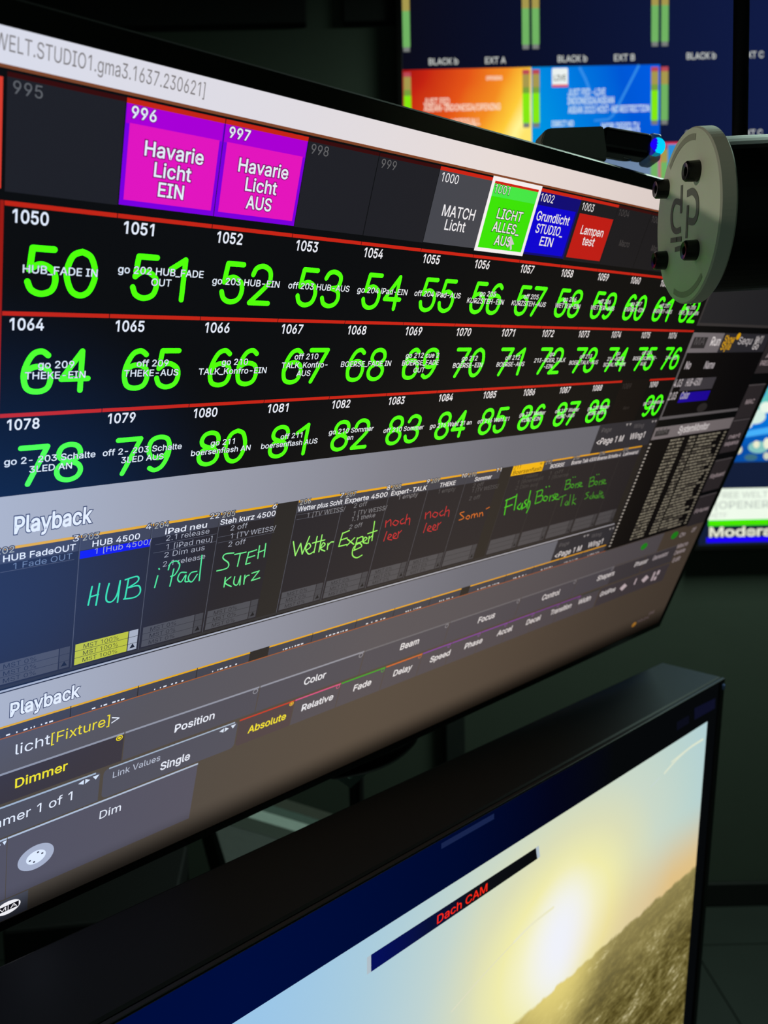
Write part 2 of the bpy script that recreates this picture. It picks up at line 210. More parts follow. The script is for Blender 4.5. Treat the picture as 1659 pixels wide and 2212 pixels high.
# letter outlines: character, advance, then its loops (cap height = 100)
GLYPHS = """A 94 3,0;40,100;54,100;91,0;78,0;56,59;52,73;46,94;48,94;42,73;37,59;17,0 22,28;22,39;73,39;73,28
B 90 12,0;12,100;47,100;57,99;65,96;71,92;75,87;77,81;78,73;78,68;76,63;73,59;70,56;66,54;62,52;67,51;71,48;76,45;79,40;81,34;82,27;81,20;79,13;74,8;68,4;59,1;48,0 24,11;48,11;58,12;65,16;69,21;70,27;69,32;67,36;64,40;60,43;55,45;49,45;24,45 24,56;47,56;52,57;57,58;61,61;64,64;65,68;66,73;65,79;61,84;56,88;47,89;24,89
C 100 53,-1;40,0;30,5;21,12;14,23;9,35;8,50;9,65;14,77;21,87;30,95;40,100;53,101;60,101;67,99;73,96;79,93;84,88;88,82;91,76;93,68;80,68;79,73;77,78;74,81;70,84;66,87;62,88;57,89;53,90;44,88;36,85;30,79;25,72;21,62;20,50;21,38;25,28;30,21;36,15;44,12;53,10;57,11;62,12;66,13;70,16;74,19;77,22;79,27;80,32;93,32;91,24;88,18;84,12;79,7;73,4;67,1;60,-1
D 99 43,0;19,0;19,11;42,11;53,12;62,16;70,22;74,29;77,39;78,50;77,61;75,71;70,79;63,84;54,88;43,89;18,89;18,100;44,100;58,99;69,94;78,87;85,77;89,65;91,50;89,36;85,23;78,13;69,6;57,2 24,100;24,0;12,0;12,100
E 82 12,0;12,100;73,100;73,89;24,89;24,56;70,56;70,45;24,45;24,11;74,11;74,0
F 81 12,0;12,100;73,100;73,89;24,89;24,55;68,55;68,43;24,43;24,0
G 102 53,-1;40,0;29,5;20,13;14,23;9,35;8,50;9,65;14,77;20,87;29,95;40,100;52,101;60,101;67,99;73,96;79,92;84,87;88,82;91,76;93,69;80,69;78,73;76,77;73,81;70,84;66,86;62,88;57,89;52,90;44,88;36,85;30,79;25,72;21,62;20,50;21,38;25,28;30,21;36,15;44,12;53,10;61,11;68,14;74,18;78,24;81,31;82,40;85,39;56,39;56,50;94,50;94,39;93,28;89,18;82,10;74,4;64,0
H 102 12,0;12,100;24,100;24,57;77,57;77,100;90,100;90,0;77,0;77,46;24,46;24,0
I 59 6,0;6,11;23,11;23,89;6,89;6,100;53,100;53,89;36,89;36,11;53,11;53,0
J 78 36,-1;28,0;21,2;15,6;10,12;7,20;7,29;7,34;19,34;19,29;20,20;24,15;29,11;36,10;43,11;49,15;52,20;53,29;53,100;66,100;66,29;65,20;62,12;58,6;52,2;45,0
K 92 12,0;12,100;24,100;24,0 21,29;21,43;71,100;88,100;45,53 73,0;37,51;45,61;88,0
L 77 12,0;12,100;24,100;24,11;71,11;71,0
M 123 12,0;12,100;30,100;62,16;94,100;112,100;112,0;99,0;99,80;68,0;56,0;25,80;25,0
N 103 12,0;12,100;27,100;78,22;78,100;91,100;91,0;76,0;25,78;25,0
O 105 52,-1;40,0;30,5;21,12;14,23;9,35;8,50;9,65;14,77;21,87;30,95;40,100;52,101;65,100;75,95;84,87;91,77;95,65;97,50;95,35;91,23;84,12;75,5;65,0 52,10;61,12;69,15;75,21;80,28;83,38;85,50;83,62;80,72;75,79;69,85;61,88;52,90;44,88;36,85;30,79;25,72;21,62;20,50;21,38;25,28;30,21;36,15;44,12
P 87 12,0;12,100;46,100;57,99;65,96;72,91;77,84;79,77;80,68;79,60;77,52;72,46;65,41;57,38;46,37;21,37;21,48;46,48;53,48;58,50;63,54;65,58;67,63;68,68;67,74;65,79;63,83;58,86;53,88;46,89;24,89;24,0
Q 105 48,31;61,31;73,17;75,13;92,-9;79,-9;68,5;65,9 52,-1;40,0;30,5;21,12;14,23;9,35;8,50;9,65;14,77;21,87;30,95;40,100;52,101;65,100;75,95;84,87;91,77;95,65;97,50;95,35;91,23;84,12;75,5;65,0 52,10;61,12;69,15;75,21;80,28;83,38;85,50;83,62;80,72;75,79;69,85;61,88;52,90;44,88;36,85;30,79;25,72;21,62;20,50;21,38;25,28;30,21;36,15;44,12
R 88 12,0;12,100;46,100;57,99;65,96;72,91;77,85;80,78;80,69;80,61;77,53;72,47;65,43;57,40;46,39;19,39;19,50;46,50;53,51;59,52;63,55;66,59;67,64;68,69;67,75;66,80;63,83;58,86;53,88;46,89;24,89;24,0 69,0;45,45;60,45;84,0
S 88 44,-2;34,-1;25,2;18,6;13,12;9,19;8,27;21,27;22,22;24,17;28,14;33,12;38,10;44,10;50,10;56,12;61,14;65,18;67,22;68,27;67,32;65,35;62,38;58,40;48,44;36,47;25,51;17,57;13,61;11,67;10,73;11,81;15,88;20,94;27,98;35,100;45,101;54,100;62,98;69,94;74,88;77,82;79,74;66,74;64,81;59,86;53,89;44,90;38,90;33,88;29,86;25,82;23,78;23,74;23,69;26,66;29,63;33,61;42,58;52,55;61,52;66,50;71,47;74,43;78,39;80,34;80,27;79,19;76,12;71,7;64,2;55,-1
T 88 6,89;6,100;82,100;82,89;50,89;50,0;38,0;38,89
U 102 51,-2;40,0;30,3;22,9;17,16;13,24;12,34;12,100;24,100;24,35;25,28;28,22;32,17;37,13;43,11;51,10;59,11;65,13;70,17;74,22;76,28;77,35;77,100;90,100;90,34;89,24;85,16;79,9;71,3;62,0
V 94 40,0;3,100;17,100;38,41;42,27;49,6;46,6;52,27;57,41;78,100;91,100;55,0
W 135 30,0;3,100;16,100;37,16;60,100;75,100;98,16;119,100;132,100;104,0;90,0;67,84;45,0
X 93 4,0;39,51;6,100;20,100;47,59;73,100;88,100;55,51;90,0;75,0;47,43;18,0
Y 93 40,0;40,41;3,100;18,100;46,53;75,100;89,100;53,41;53,0
Z 86 8,0;8,9;63,89;8,89;8,100;78,100;78,91;23,11;79,11;79,0
a 77 31,-2;25,-1;19,1;13,4;9,9;7,14;6,21;7,27;8,32;11,35;15,38;20,40;25,41;35,43;46,45;50,45;52,46;54,48;54,50;54,55;52,58;50,61;47,63;43,65;38,65;34,65;29,63;26,61;23,59;21,57;20,54;8,57;11,63;15,68;20,71;26,74;32,75;38,76;47,75;52,73;56,71;60,68;63,63;65,57;66,49;66,0;54,0;54,10;50,5;46,2;42,0;37,-1 33,9;40,10;45,12;49,15;52,18;54,23;54,27;54,37;51,36;45,35;39,34;34,33;26,31;23,30;20,27;19,24;18,21;19,17;20,14;22,12;26,10;29,9
b 83 45,-2;39,-1;34,1;30,3;27,6;23,12;22,12;22,0;10,0;10,100;22,100;22,63;23,63;27,68;30,71;34,73;39,75;45,76;54,74;62,71;68,65;73,58;76,48;77,37;76,26;73,17;68,9;62,3;54,0 43,9;50,10;55,13;59,17;62,23;64,30;64,37;64,45;62,51;59,57;55,61;50,64;43,65;37,64;32,61;28,57;25,52;23,45;22,37;23,29;25,23;28,17;32,13;37,10
c 78 41,-2;31,0;23,3;16,9;11,17;8,26;7,37;8,48;11,57;16,65;23,71;31,74;41,76;46,75;51,74;56,72;60,70;64,67;67,63;69,59;71,54;60,51;57,57;53,61;48,64;41,65;34,64;29,61;24,56;21,51;20,44;19,37;20,30;21,23;24,17;29,13;34,10;41,9;48,10;53,13;57,17;60,23;71,20;70,15;67,11;64,7;60,4;56,2;51,0;46,-1
d 83 38,-2;30,0;22,3;16,9;11,17;8,26;7,37;8,48;11,58;16,65;22,71;30,74;38,76;45,75;50,73;54,71;56,68;60,63;61,63;61,100;73,100;73,0;61,0;61,12;60,12;56,6;53,3;50,1;45,-1 40,9;46,10;52,13;56,17;59,23;61,29;61,37;61,45;59,52;56,57;52,61;47,64;40,65;34,64;28,61;24,57;21,51;20,45;19,37;20,30;21,23;24,17;29,13;34,10
e 79 42,-2;32,0;23,3;16,9;11,17;8,26;7,37;8,48;11,57;16,65;23,71;31,74;40,76;46,75;52,74;58,71;63,67;67,62;70,55;72,48;73,38;73,33;15,33;15,43;66,43;61,40;60,47;59,53;56,58;52,62;47,64;40,65;34,64;29,62;25,58;21,53;19,47;19,41;19,35;20,27;22,21;25,16;30,12;35,10;42,9;46,9;50,10;53,12;56,14;58,17;60,21;72,18;69,12;66,8;61,4;56,1;49,-1
f 50 45,75;45,64;1,64;1,75 16,0;16,85;17,91;19,96;22,99;27,102;32,104;37,104;44,104;48,102;45,92;42,93;38,93;34,92;30,90;28,87;28,82;28,0
g 84 41,-30;33,-29;26,-27;21,-25;16,-22;13,-18;10,-14;20,-8;24,-13;27,-15;30,-17;35,-19;41,-19;49,-18;55,-15;60,-9;61,-1;61,13;60,13;56,8;53,5;50,3;45,1;38,1;30,2;22,5;16,11;11,18;8,27;7,38;8,48;11,58;16,65;22,71;30,74;39,76;45,75;50,73;54,71;57,68;60,63;62,63;62,75;73,75;73,-2;72,-11;69,-18;64,-23;57,-27;49,-29 40,12;47,12;52,15;56,19;59,24;61,30;61,38;61,45;59,52;56,57;52,61;47,64;40,65;34,64;29,61;24,57;21,52;20,45;19,38;20,30;21,24;24,19;29,15;34,12
h 81 22,45;22,0;10,0;10,100;22,100;22,57;20,57;24,65;30,71;37,74;45,76;52,75;58,72;63,69;67,63;69,56;70,47;70,0;58,0;58,46;57,54;54,60;48,63;41,65;36,64;32,62;28,60;25,56;23,51
i 33 10,0;10,75;22,75;22,0 16,87;13,88;11,89;9,92;8,95;9,98;11,101;13,102;16,103;20,102;22,101;24,98;25,95;24,92;22,89;20,88
j 33 10,75;22,75;22,-6;22,-12;20,-18;17,-22;13,-25;7,-27;1,-28;-2,-28;-2,-17;0,-17;5,-16;8,-14;10,-11;10,-6 16,87;13,88;11,89;9,92;8,95;9,98;11,101;13,102;16,103;20,102;22,101;24,98;25,95;24,92;22,89;20,88
k 75 22,27;22,42;24,42;56,75;71,75;36,39;35,39 10,0;10,100;22,100;22,0 58,0;29,37;38,45;73,0
l 37 27,0;20,1;15,4;11,9;10,17;10,100;22,100;22,19;23,15;24,12;26,11;29,10;32,10;33,11;36,1;32,0
m 120 10,0;10,75;22,75;22,58;21,58;23,64;26,68;30,71;34,74;38,75;43,76;51,75;56,71;61,65;63,58;61,58;63,63;66,67;70,71;75,74;80,75;86,76;92,75;98,73;103,70;106,65;109,58;109,50;109,0;97,0;97,50;96,57;93,61;88,64;82,65;78,64;74,63;70,60;68,57;66,53;66,49;66,0;54,0;54,51;53,57;50,61;45,64;39,65;35,64;31,63;27,60;25,57;23,52;22,47;22,0
n 81 22,45;22,0;10,0;10,75;22,75;22,57;20,57;24,65;30,71;37,74;45,76;52,75;58,72;63,69;67,63;69,56;70,47;70,0;58,0;58,46;57,54;54,60;48,63;41,65;36,64;32,62;28,60;25,56;23,51
o 82 41,-2;31,0;23,3;16,9;11,17;8,26;7,37;8,48;11,57;16,65;23,71;31,74;41,76;50,74;59,71;66,65;71,57;74,48;75,37;74,26;71,17;66,9;59,3;50,0 41,9;48,10;53,13;57,17;60,23;62,30;63,37;62,44;60,51;57,56;53,61;48,64;41,65;34,64;29,61;24,56;21,51;20,44;19,37;20,30;21,23;24,17;29,13;34,10
p 83 10,-28;10,75;22,75;22,63;23,63;27,68;30,71;34,73;39,75;45,76;54,74;62,71;68,65;73,58;76,48;77,37;76,26;73,17;68,9;62,3;54,0;45,-2;39,-1;34,1;30,3;27,6;23,12;22,12;22,-28 43,9;50,10;55,13;59,17;62,23;64,30;64,37;64,45;62,51;59,57;55,61;50,64;43,65;37,64;32,61;28,57;25,52;23,45;22,37;23,29;25,23;28,17;32,13;37,10
q 83 73,-28;61,-28;61,12;60,12;56,6;53,3;50,1;45,-1;38,-2;30,0;22,3;16,9;11,17;8,26;7,37;8,48;11,58;16,65;22,71;30,74;38,76;45,75;50,73;54,71;56,68;60,63;61,63;61,75;73,75 40,9;46,10;52,13;56,17;59,23;61,29;61,37;61,45;59,52;56,57;52,61;47,64;40,65;34,64;28,61;24,57;21,51;20,45;19,37;20,30;21,23;24,17;29,13;34,10
r 51 10,0;10,75;22,75;22,63;23,63;26,68;30,72;36,75;42,76;45,76;48,75;48,63;45,64;41,64;36,63;31,62;28,59;25,56;23,51;22,47;22,0
s 72 36,-2;28,-1;22,1;17,4;12,7;9,12;7,19;18,21;21,16;24,12;29,10;36,9;43,10;48,12;52,16;53,20;52,24;50,27;46,29;42,30;29,33;20,37;14,41;10,47;9,54;10,60;13,65;17,70;23,73;29,75;37,76;44,75;50,73;55,70;59,67;62,62;64,57;53,54;51,58;48,62;43,65;37,65;31,65;26,62;22,59;21,54;22,51;24,48;28,46;34,44;45,41;54,38;60,34;64,28;65,21;64,15;61,9;57,5;51,1;44,-1
t 45 40,75;40,64;1,64;1,75 13,93;25,93;25,19;25,15;27,12;29,10;33,10;36,10;40,11;42,0;38,-1;33,-1;25,0;18,4;14,10;13,18
u 81 36,-1;29,0;23,2;17,6;14,12;11,19;10,27;10,75;22,75;22,28;23,21;27,15;32,11;39,10;44,10;49,12;53,15;56,19;58,24;58,30;58,75;70,75;70,0;59,0;59,18;60,18;56,9;51,3;44,0
v 77 32,0;3,75;17,75;32,30;37,17;40,4;36,4;40,17;44,30;60,75;73,75;44,0
w 111 27,0;4,75;17,75;26,42;30,27;34,8;32,8;36,26;41,42;50,75;62,75;71,42;75,27;79,8;77,8;81,27;85,42;94,75;107,75;84,0;72,0;63,34;60,44;57,55;54,66;57,66;54,55;52,44;49,34;39,0
x 74 4,0;34,43;34,34;6,75;20,75;29,60;35,50;41,40;34,40;40,50;46,60;55,75;69,75;41,33;41,42;70,0;56,0;45,17;39,27;34,36;40,36;35,27;29,17;18,0
y 77 9,-27;12,-17;14,-17;17,-18;20,-17;23,-16;26,-15;28,-11;30,-7;32,0;3,75;17,75;32,30;37,17;40,4;36,4;40,17;44,30;60,75;73,75;40,-11;38,-17;35,-21;31,-24;27,-27;23,-28;18,-29;13,-28
z 75 8,0;8,9;50,63;9,63;9,75;65,75;65,65;25,12;25,11;67,11;67,0
0 89 45,-1;34,0;26,5;19,12;14,22;10,35;9,50;10,65;14,78;19,88;26,95;34,100;45,101;55,100;63,95;70,88;76,78;79,65;80,50;79,35;76,22;70,12;64,5;55,0 45,10;51,11;57,14;62,20;65,28;67,38;68,50;67,62;65,72;62,80;57,86;51,89;45,90;38,89;32,86;28,80;24,72;22,62;21,50;22,38;24,28;28,20;32,14;38,11
1 82 54,100;54,0;42,0;42,88;41,88;17,70;17,84;39,100
2 89 13,0;13,9;46,45;55,56;59,60;61,64;62,68;63,73;62,78;60,82;58,86;54,88;49,90;44,90;39,90;34,88;30,85;27,81;26,77;25,71;13,71;14,80;17,87;22,93;28,98;36,100;44,101;53,100;60,98;66,93;71,88;74,81;75,73;74,68;73,62;70,57;66,51;52,35;30,12;30,11;77,11;77,0
3 89 43,-1;34,-1;26,2;19,6;14,11;10,18;9,26;21,26;23,21;25,17;28,14;32,12;37,10;43,10;49,10;54,12;58,15;62,18;64,23;65,28;64,34;62,39;59,43;54,46;48,48;40,49;31,49;31,59;57,88;57,89;14,89;14,100;73,100;73,91;42,55;42,57;52,57;61,54;68,50;73,44;76,37;77,28;76,20;73,13;68,7;61,2;52,0
4 89 8,21;8,31;49,100;61,100;21,33;21,32;81,32;81,21 55,0;55,24;55,29;55,62;67,62;67,0
5 89 43,-1;35,0;28,2;21,6;16,12;13,18;12,26;24,26;25,21;27,17;30,14;34,12;39,10;43,10;49,11;54,13;59,16;62,21;64,26;64,32;64,38;62,43;58,48;54,52;49,54;43,54;38,54;33,53;29,51;25,48;13,50;19,100;72,100;72,89;30,89;26,59;27,59;30,62;35,64;40,65;45,66;52,65;58,63;63,60;68,56;72,51;74,45;76,39;77,32;76,23;73,15;67,8;61,3;53,0
6 89 44,-1;36,0;28,3;22,8;17,15;14,23;12,32;13,39;16,47;20,56;27,67;50,100;63,100;30,51;29,51;30,54;32,57;35,59;38,60;42,61;46,62;55,61;62,58;68,53;73,47;75,40;76,31;75,22;72,14;67,8;61,3;53,0 44,10;50,10;55,12;59,16;62,20;64,25;64,31;64,37;62,42;59,46;55,49;50,51;44,52;39,51;34,49;30,46;27,42;25,37;25,31;25,25;27,20;30,16;34,12;39,10
7 89 19,0;64,88;64,89;12,89;12,100;77,100;77,88;32,0
8 89 44,-1;35,0;27,2;20,7;15,12;11,19;10,27;11,33;13,38;16,43;20,47;25,50;30,52;23,55;18,61;15,67;14,75;15,82;18,88;22,94;29,98;36,100;44,101;53,100;60,98;66,94;71,88;74,82;75,75;74,67;71,61;66,55;59,52;64,50;69,47;73,43;76,38;78,33;79,27;78,19;74,12;69,7;62,2;54,0 44,10;51,10;56,12;60,14;63,18;66,22;66,27;65,32;63,37;60,41;56,44;50,46;44,46;39,46;33,44;29,41;26,37;23,32;23,27;23,22;25,18;29,14;33,12;38,10 44,57;49,57;54,59;58,62;60,65;62,69;63,74;62,79;60,83;58,86;54,88;50,90;44,90;39,90;35,88;31,86;28,83;27,79;26,74;27,69;28,65;31,62;35,59;39,57
9 89 44,101;53,100;61,97;67,92;72,85;75,77;76,68;76,61;73,53;69,44;62,33;39,0;26,0;59,49;60,49;59,46;57,43;54,41;50,40;47,39;43,38;34,39;27,42;21,47;16,53;13,60;12,69;14,78;17,86;22,92;28,97;36,100 44,90;39,90;34,88;30,84;27,80;25,75;25,69;25,63;27,58;30,54;34,51;39,49;44,48;50,49;55,51;59,54;62,58;64,63;64,69;64,75;62,80;59,84;55,88;50,90
. 37 19,-1;15,0;12,2;10,5;10,8;10,12;12,14;15,16;19,17;22,16;25,14;27,12;28,8;27,5;25,2;22,0
- 89 66,48;66,37;22,37;22,48
_ 63 63,0;63,-11;0,-11;0,0
[ 54 20,-19;20,106;46,106;46,96;31,96;31,-9;46,-9;46,-19
] 54 7,-19;7,-9;22,-9;22,96;7,96;7,106;34,106;34,-19
( 54 18,41;18,52;20,64;22,75;26,87;30,97;35,106;46,106;42,95;38,84;34,73;32,62;30,51;30,41;30,32;32,23;34,13;37,3;41,-7;46,-19;35,-19;27,-4;22,11;19,26
) 54 7,-19;13,-7;17,4;20,13;22,23;24,32;24,41;23,51;22,62;20,73;16,84;12,95;7,106;19,106;24,97;28,87;31,75;34,64;36,52;36,41;35,26;32,10;26,-4;19,-19
< 89 13,35;13,43;76,75;76,62;28,39;28,40;28,38;28,39;76,16;76,3
> 89 76,35;13,3;13,16;61,39;61,38;61,40;61,39;13,62;13,75;76,43
| 45 28,132;28,-32;17,-32;17,132
/ 49 46,105;14,-15;3,-15;35,105
% 133 34,56;29,56;24,58;20,62;17,66;15,71;15,76;15,81;15,86;17,91;20,96;24,99;29,101;34,102;40,101;45,99;49,96;52,91;54,86;54,81;54,76;54,71;52,66;49,62;45,58;40,56 34,64;39,65;42,68;43,72;44,76;44,81;43,85;42,89;39,92;34,93;30,92;27,89;26,85;25,81;25,76;26,72;27,68;30,65 99,-2;93,-1;88,1;84,4;81,8;79,13;79,19;79,24;79,29;81,34;84,38;88,41;93,43;99,44;104,43;109,41;113,38;116,34;118,29;118,24;118,19;118,13;116,8;113,4;109,1;104,-1 99,7;103,8;106,10;107,14;108,19;108,24;107,28;106,32;103,35;99,35;94,35;91,32;90,28;89,24;89,19;90,14;91,10;94,8 26,0;95,100;106,100;37,0
: 37 19,-1;15,0;12,2;10,5;10,8;10,12;12,14;15,16;19,17;22,16;25,14;27,12;28,8;27,5;25,2;22,0 19,53;15,54;12,56;10,59;10,62;10,66;12,69;15,70;19,71;22,70;25,69;27,66;28,62;27,59;25,56;22,54
  37 """
from mathutils.geometry import tessellate_polygon
def tidy(l):
    out = []
    for p in l:
        if not out or math.hypot(p[0] - out[-1][0], p[1] - out[-1][1]) > 1.6: out.append(p)
    if math.hypot(out[0][0] - out[-1][0], out[0][1] - out[-1][1]) <= 1.6: out.pop()
    return out
GL_TAB = {}
for ln in GLYPHS.split('\n'):
    ch, rest = ln[0], ln[2:].split()
    GL_TAB[ch] = (int(rest[0]), [tidy([tuple(float(c) for c in p.split(',')) for p in lp.split(';')]) for lp in rest[1:]])
def signed(l): return sum(l[i][0] * l[(i + 1) % len(l)][1] - l[(i + 1) % len(l)][0] * l[i][1] for i in range(len(l))) / 2
def inside(p, l):
    c = False
    for i in range(len(l)):
        a, b = l[i], l[i - 1]
        if (a[1] > p[1]) != (b[1] > p[1]) and p[0] < (b[0] - a[0]) * (p[1] - a[1]) / (b[1] - a[1]) + a[0]: c = not c
    return c
def fatten(l, d):
    if abs(d) < 1e-6: return l
    out = []
    for i in range(len(l)):
        p, a, b = Vector(l[i]), Vector(l[i - 1]), Vector(l[(i + 1) % len(l)])
        d0 = (p - a).normalized(); d1 = (b - p).normalized(); n0 = Vector((-d0.y, d0.x)); n1 = Vector((-d1.y, d1.x)); n = n0 + n1
        if n.length < .3: n = n0
        n.normalize(); q = p + n * d / max(.5, n.dot(n0)); out.append((q.x, q.y))
    return out
FONT_CACHE = {}
def glyph(ch, d):
    if (ch, d) not in FONT_CACHE:
        adv, loops = GL_TAB[ch]; vs, fs = [], []
        outer = [l for l in loops if signed(l) < 0]; holes = [l for l in loops if signed(l) >= 0]
        for o in outer:
            grp = [o] + [h for h in holes if inside(h[0], o)]; grp = [fatten(l, d) for l in grp]
            tri = tessellate_polygon([[Vector((x, y, 0)) for x, y in l] for l in grp]); b = len(vs); vs += [p for l in grp for p in l]
            for t in tri:
                t = [b + i for i in t]; (ax_, ay_), (bx_, by_), (cx_, cy_) = vs[t[0]], vs[t[1]], vs[t[2]]
                if (bx_ - ax_) * (cy_ - ay_) - (by_ - ay_) * (cx_ - ax_) < 0: t = t[::-1]
                fs.append(tuple(t))
        FONT_CACHE[(ch, d)] = (vs, fs)
    return FONT_CACHE[(ch, d)]
def glyphs(s, bold):
    """outline mesh of a line of lettering; bold thickens every stroke (share of cap height x 1.4)"""
    V, Fc, x = [], [], 0.0; d = round(bold * 140, 2)
    for ch in s:
        vs, fs = glyph(ch, d); b = len(V); V += [(vx + x, vy) for vx, vy in vs]; Fc += [tuple(b + i for i in f) for f in fs]; x += GL_TAB[ch][0]
    return V, Fc
def natural(s): vs, _ = glyphs(s, 0.0); return max(v[0] for v in vs) - min(v[0] for v in vs)
def cap_height(): return 100.0
LV = .00012                                                # one layer of pixels above the next
class Art:
    def __init__(self, plane): self.p = plane; self.v = []; self.f = []; self.m = []; self.mats = []
    def mi(self, mat):
        if mat not in self.mats: self.mats.append(mat)
        return self.mats.index(mat)
    def poly(self, uvs, mat, lay=1):
        s = self.p.s; b = len(self.v)
        A = sum(uvs[i][0] * uvs[(i + 1) % len(uvs)][1] - uvs[(i + 1) % len(uvs)][0] * uvs[i][1] for i in range(len(uvs)))
        if A > 0: uvs = uvs[::-1]
        self.v += [(u * s, -v * s, lay * LV) for u, v in uvs]; self.f.append(tuple(range(b, b + len(uvs)))); self.m.append(self.mi(mat))
    def rect(self, u0, v0, u1, v1, mat, lay=1): self.poly([(u0, v0), (u1, v0), (u1, v1), (u0, v1)], mat, lay)
    def rrect(self, u0, v0, u1, v1, r, mat, lay=1, corners=(1, 1, 1, 1)):
        out = []
        for k, (cx, cy, a0) in enumerate(((u0 + r, v0 + r, 180), (u1 - r, v0 + r, 270), (u1 - r, v1 - r, 0), (u0 + r, v1 - r, 90))):
            if corners[k]:
                for j in range(6): a = math.radians(a0 + 18 * j); out.append((cx + r * math.cos(a), cy + r * math.sin(a)))
            else: out.append(((u0, v0), (u1, v0), (u1, v1), (u0, v1))[k])
        self.poly(out, mat, lay)
    def px(self, pts, mat, lay=1): self.poly([self.p.uv(*q) for q in pts], mat, lay)
    def disc(self, u, v, ru, rv, mat, lay=1, n=28): self.poly([(u + ru * math.cos(2 * math.pi * k / n), v + rv * math.sin(2 * math.pi * k / n)) for k in range(n)], mat, lay)
    def ring(self, u, v, r, t, mat, lay=1, n=24):
        for k in range(n):
            a, b = 2 * math.pi * k / n, 2 * math.pi * (k + 1) / n
            self.poly([(u + r * math.cos(a), v + r * math.sin(a)), (u + r * math.cos(b), v + r * math.sin(b)), (u + (r - t) * math.cos(b), v + (r - t) * math.sin(b)), (u + (r - t) * math.cos(a), v + (r - t) * math.sin(a))], mat, lay)
    def stroke(self, pts, wd, mat, lay=1, caps=True):
        h = wd / 2
        L_, R_ = [], []
        for i, p in enumerate(pts):
            a = pts[max(i - 1, 0)]; b = pts[min(i + 1, len(pts) - 1)]
            d = Vector((b[0] - a[0], b[1] - a[1]))
            if d.length < 1e-9: d = Vector((1, 0))
            d.normalize(); L_.append((p[0] - d.y * h, p[1] + d.x * h)); R_.append((p[0] + d.y * h, p[1] - d.x * h))
        for i in range(len(pts) - 1): self.poly([L_[i], L_[i + 1], R_[i + 1], R_[i]], mat, lay)
        if caps:
            for q in (pts[0], pts[-1]): self.disc(q[0], q[1], h, h, mat, lay, 12)
    def hand(self, strokes, wd, mat, lay, smooth=True):
        """strokes: lists of picture points, laid on the display's own plane"""
        for st in strokes:
            q = [self.p.uv(*a) for a in st]
            if len(q) > 2 and smooth: q = cubic2(q, 5)
            self.stroke(q, wd, mat, lay)
    def text(self, s, u, v, cap, mat, lay=2, width=None, xs=.80, align='L', bold=0.0, shadow=None, sh=.05, slope=0.0):
        vs, fs = glyphs(s, bold)
        if not vs: return 0
        k = cap / cap_height(); x0 = min(a for a, b in vs); x1 = max(a for a, b in vs)
        kx = k * xs if width is None else width / (x1 - x0)
        W = (x1 - x0) * kx; off = u - (0 if align == 'L' else W / 2 if align == 'C' else W)
        S = self.p.s
        if shadow is not None:
            sv, sf = glyphs(s, bold + sh); b = len(self.v); i = self.mi(shadow)
            self.v += [((off + (a - x0) * kx) * S, -(v + slope * (a - x0) * kx - y * k) * S, (lay - .45) * LV) for a, y in sv]
            self.f += [tuple(b + q for q in f) for f in sf]; self.m += [i] * len(sf)
        b = len(self.v); i = self.mi(mat)
        self.v += [((off + (a - x0) * kx) * S, -(v + slope * (a - x0) * kx - y * k) * S, lay * LV) for a, y in vs]
        self.f += [tuple(b + q for q in f) for f in fs]; self.m += [i] * len(fs)
        return W
    def tpx(self, s, x, y, xr, cap, mat, lay=2, **kw):
        """text from picture point (x, y) on its baseline to picture column xr"""
        u, v = self.p.uv(x, y); ur = self.p.u_at(xr, v)
        self.text(s, u, v, cap, mat, lay, width=ur - u, **kw)
    def build(self, name, parent, label=None, kind=None):
        o = link_mesh(name, self.v, self.f, self.mats, self.m, parent); return tag(o, label, kind=kind)

# ------------------------------------------------------------------ the room
def struct(name, bm, mat): return tag(bm_obj(name, bm, mat), kind='structure')
WALLY, ZF, ZC = 2.25, 0.0, 2.62
m_wall = solid('wall_paint', (62, 70, 60), .8, noise=.06, scale=14)
m_floor = solid('floor_vinyl', (34, 40, 36), .6, noise=.15, scale=9)
m_ceil = solid('ceiling_paint', (50, 54, 50), .9)
m_base = solid('baseboard_paint', (9, 10, 9), .6)
struct('wall_back', box_bm(-2.6, WALLY, ZF, 2.6, WALLY + .1, ZC), m_wall)
struct('wall_left', box_bm(-2.7, -1.6, ZF, -2.6, WALLY, ZC), m_wall)
struct('wall_right', box_bm(2.6, -1.6, ZF, 2.7, WALLY, ZC), m_wall)
fb = bmesh.new()
nx = 13
for i in range(-7, 7):
    for j in range(-4, 6):
        box_bm(i * .4 + .002, j * .4 + .06 + .002, ZF - .04, (i + 1) * .4 - .002, (j + 1) * .4 + .06 - .002, ZF, 0, 1, fb)
box_bm(-2.8, -1.6, ZF - .06, 2.8, WALLY + .1, ZF - .005, 0, 1, fb)
struct('floor', fb, m_floor)
struct('ceiling', box_bm(-2.7, -1.6, ZC, 2.7, WALLY + .1, ZC + .08), m_ceil)
struct('baseboard_back', box_bm(-2.6, WALLY - .015, ZF, 2.6, WALLY, ZF + .07, .004), m_base)

def wall_uv(px, py, y):                                     # where a sight line meets an upright plane parallel to the back wall
    d = ray(px, py); q = CAM + d * ((y - CAM.y) / d.y); return q
m_panel = solid('acoustic_felt', (16, 18, 17), .95, noise=.25, scale=120)
pz = wall_uv(700, 47, WALLY - .03).z
for (xa, xb, lb) in ((-60, 661, 'wide dark felt wall panel above the touchscreen, left of the narrow gap'), (741, 856, 'narrow dark felt wall panel between the wall gap and the multiviewer display')):
    a = wall_uv(xa, 30, WALLY - .03).x; b = wall_uv(xb, 30, WALLY - .03).x
    o = bm_obj('wall_panel', box_bm(a, WALLY - .03, pz, b, WALLY, min(ZC - .02, pz + .62), .004), m_panel)
    tag(o, lb, 'wall panel')

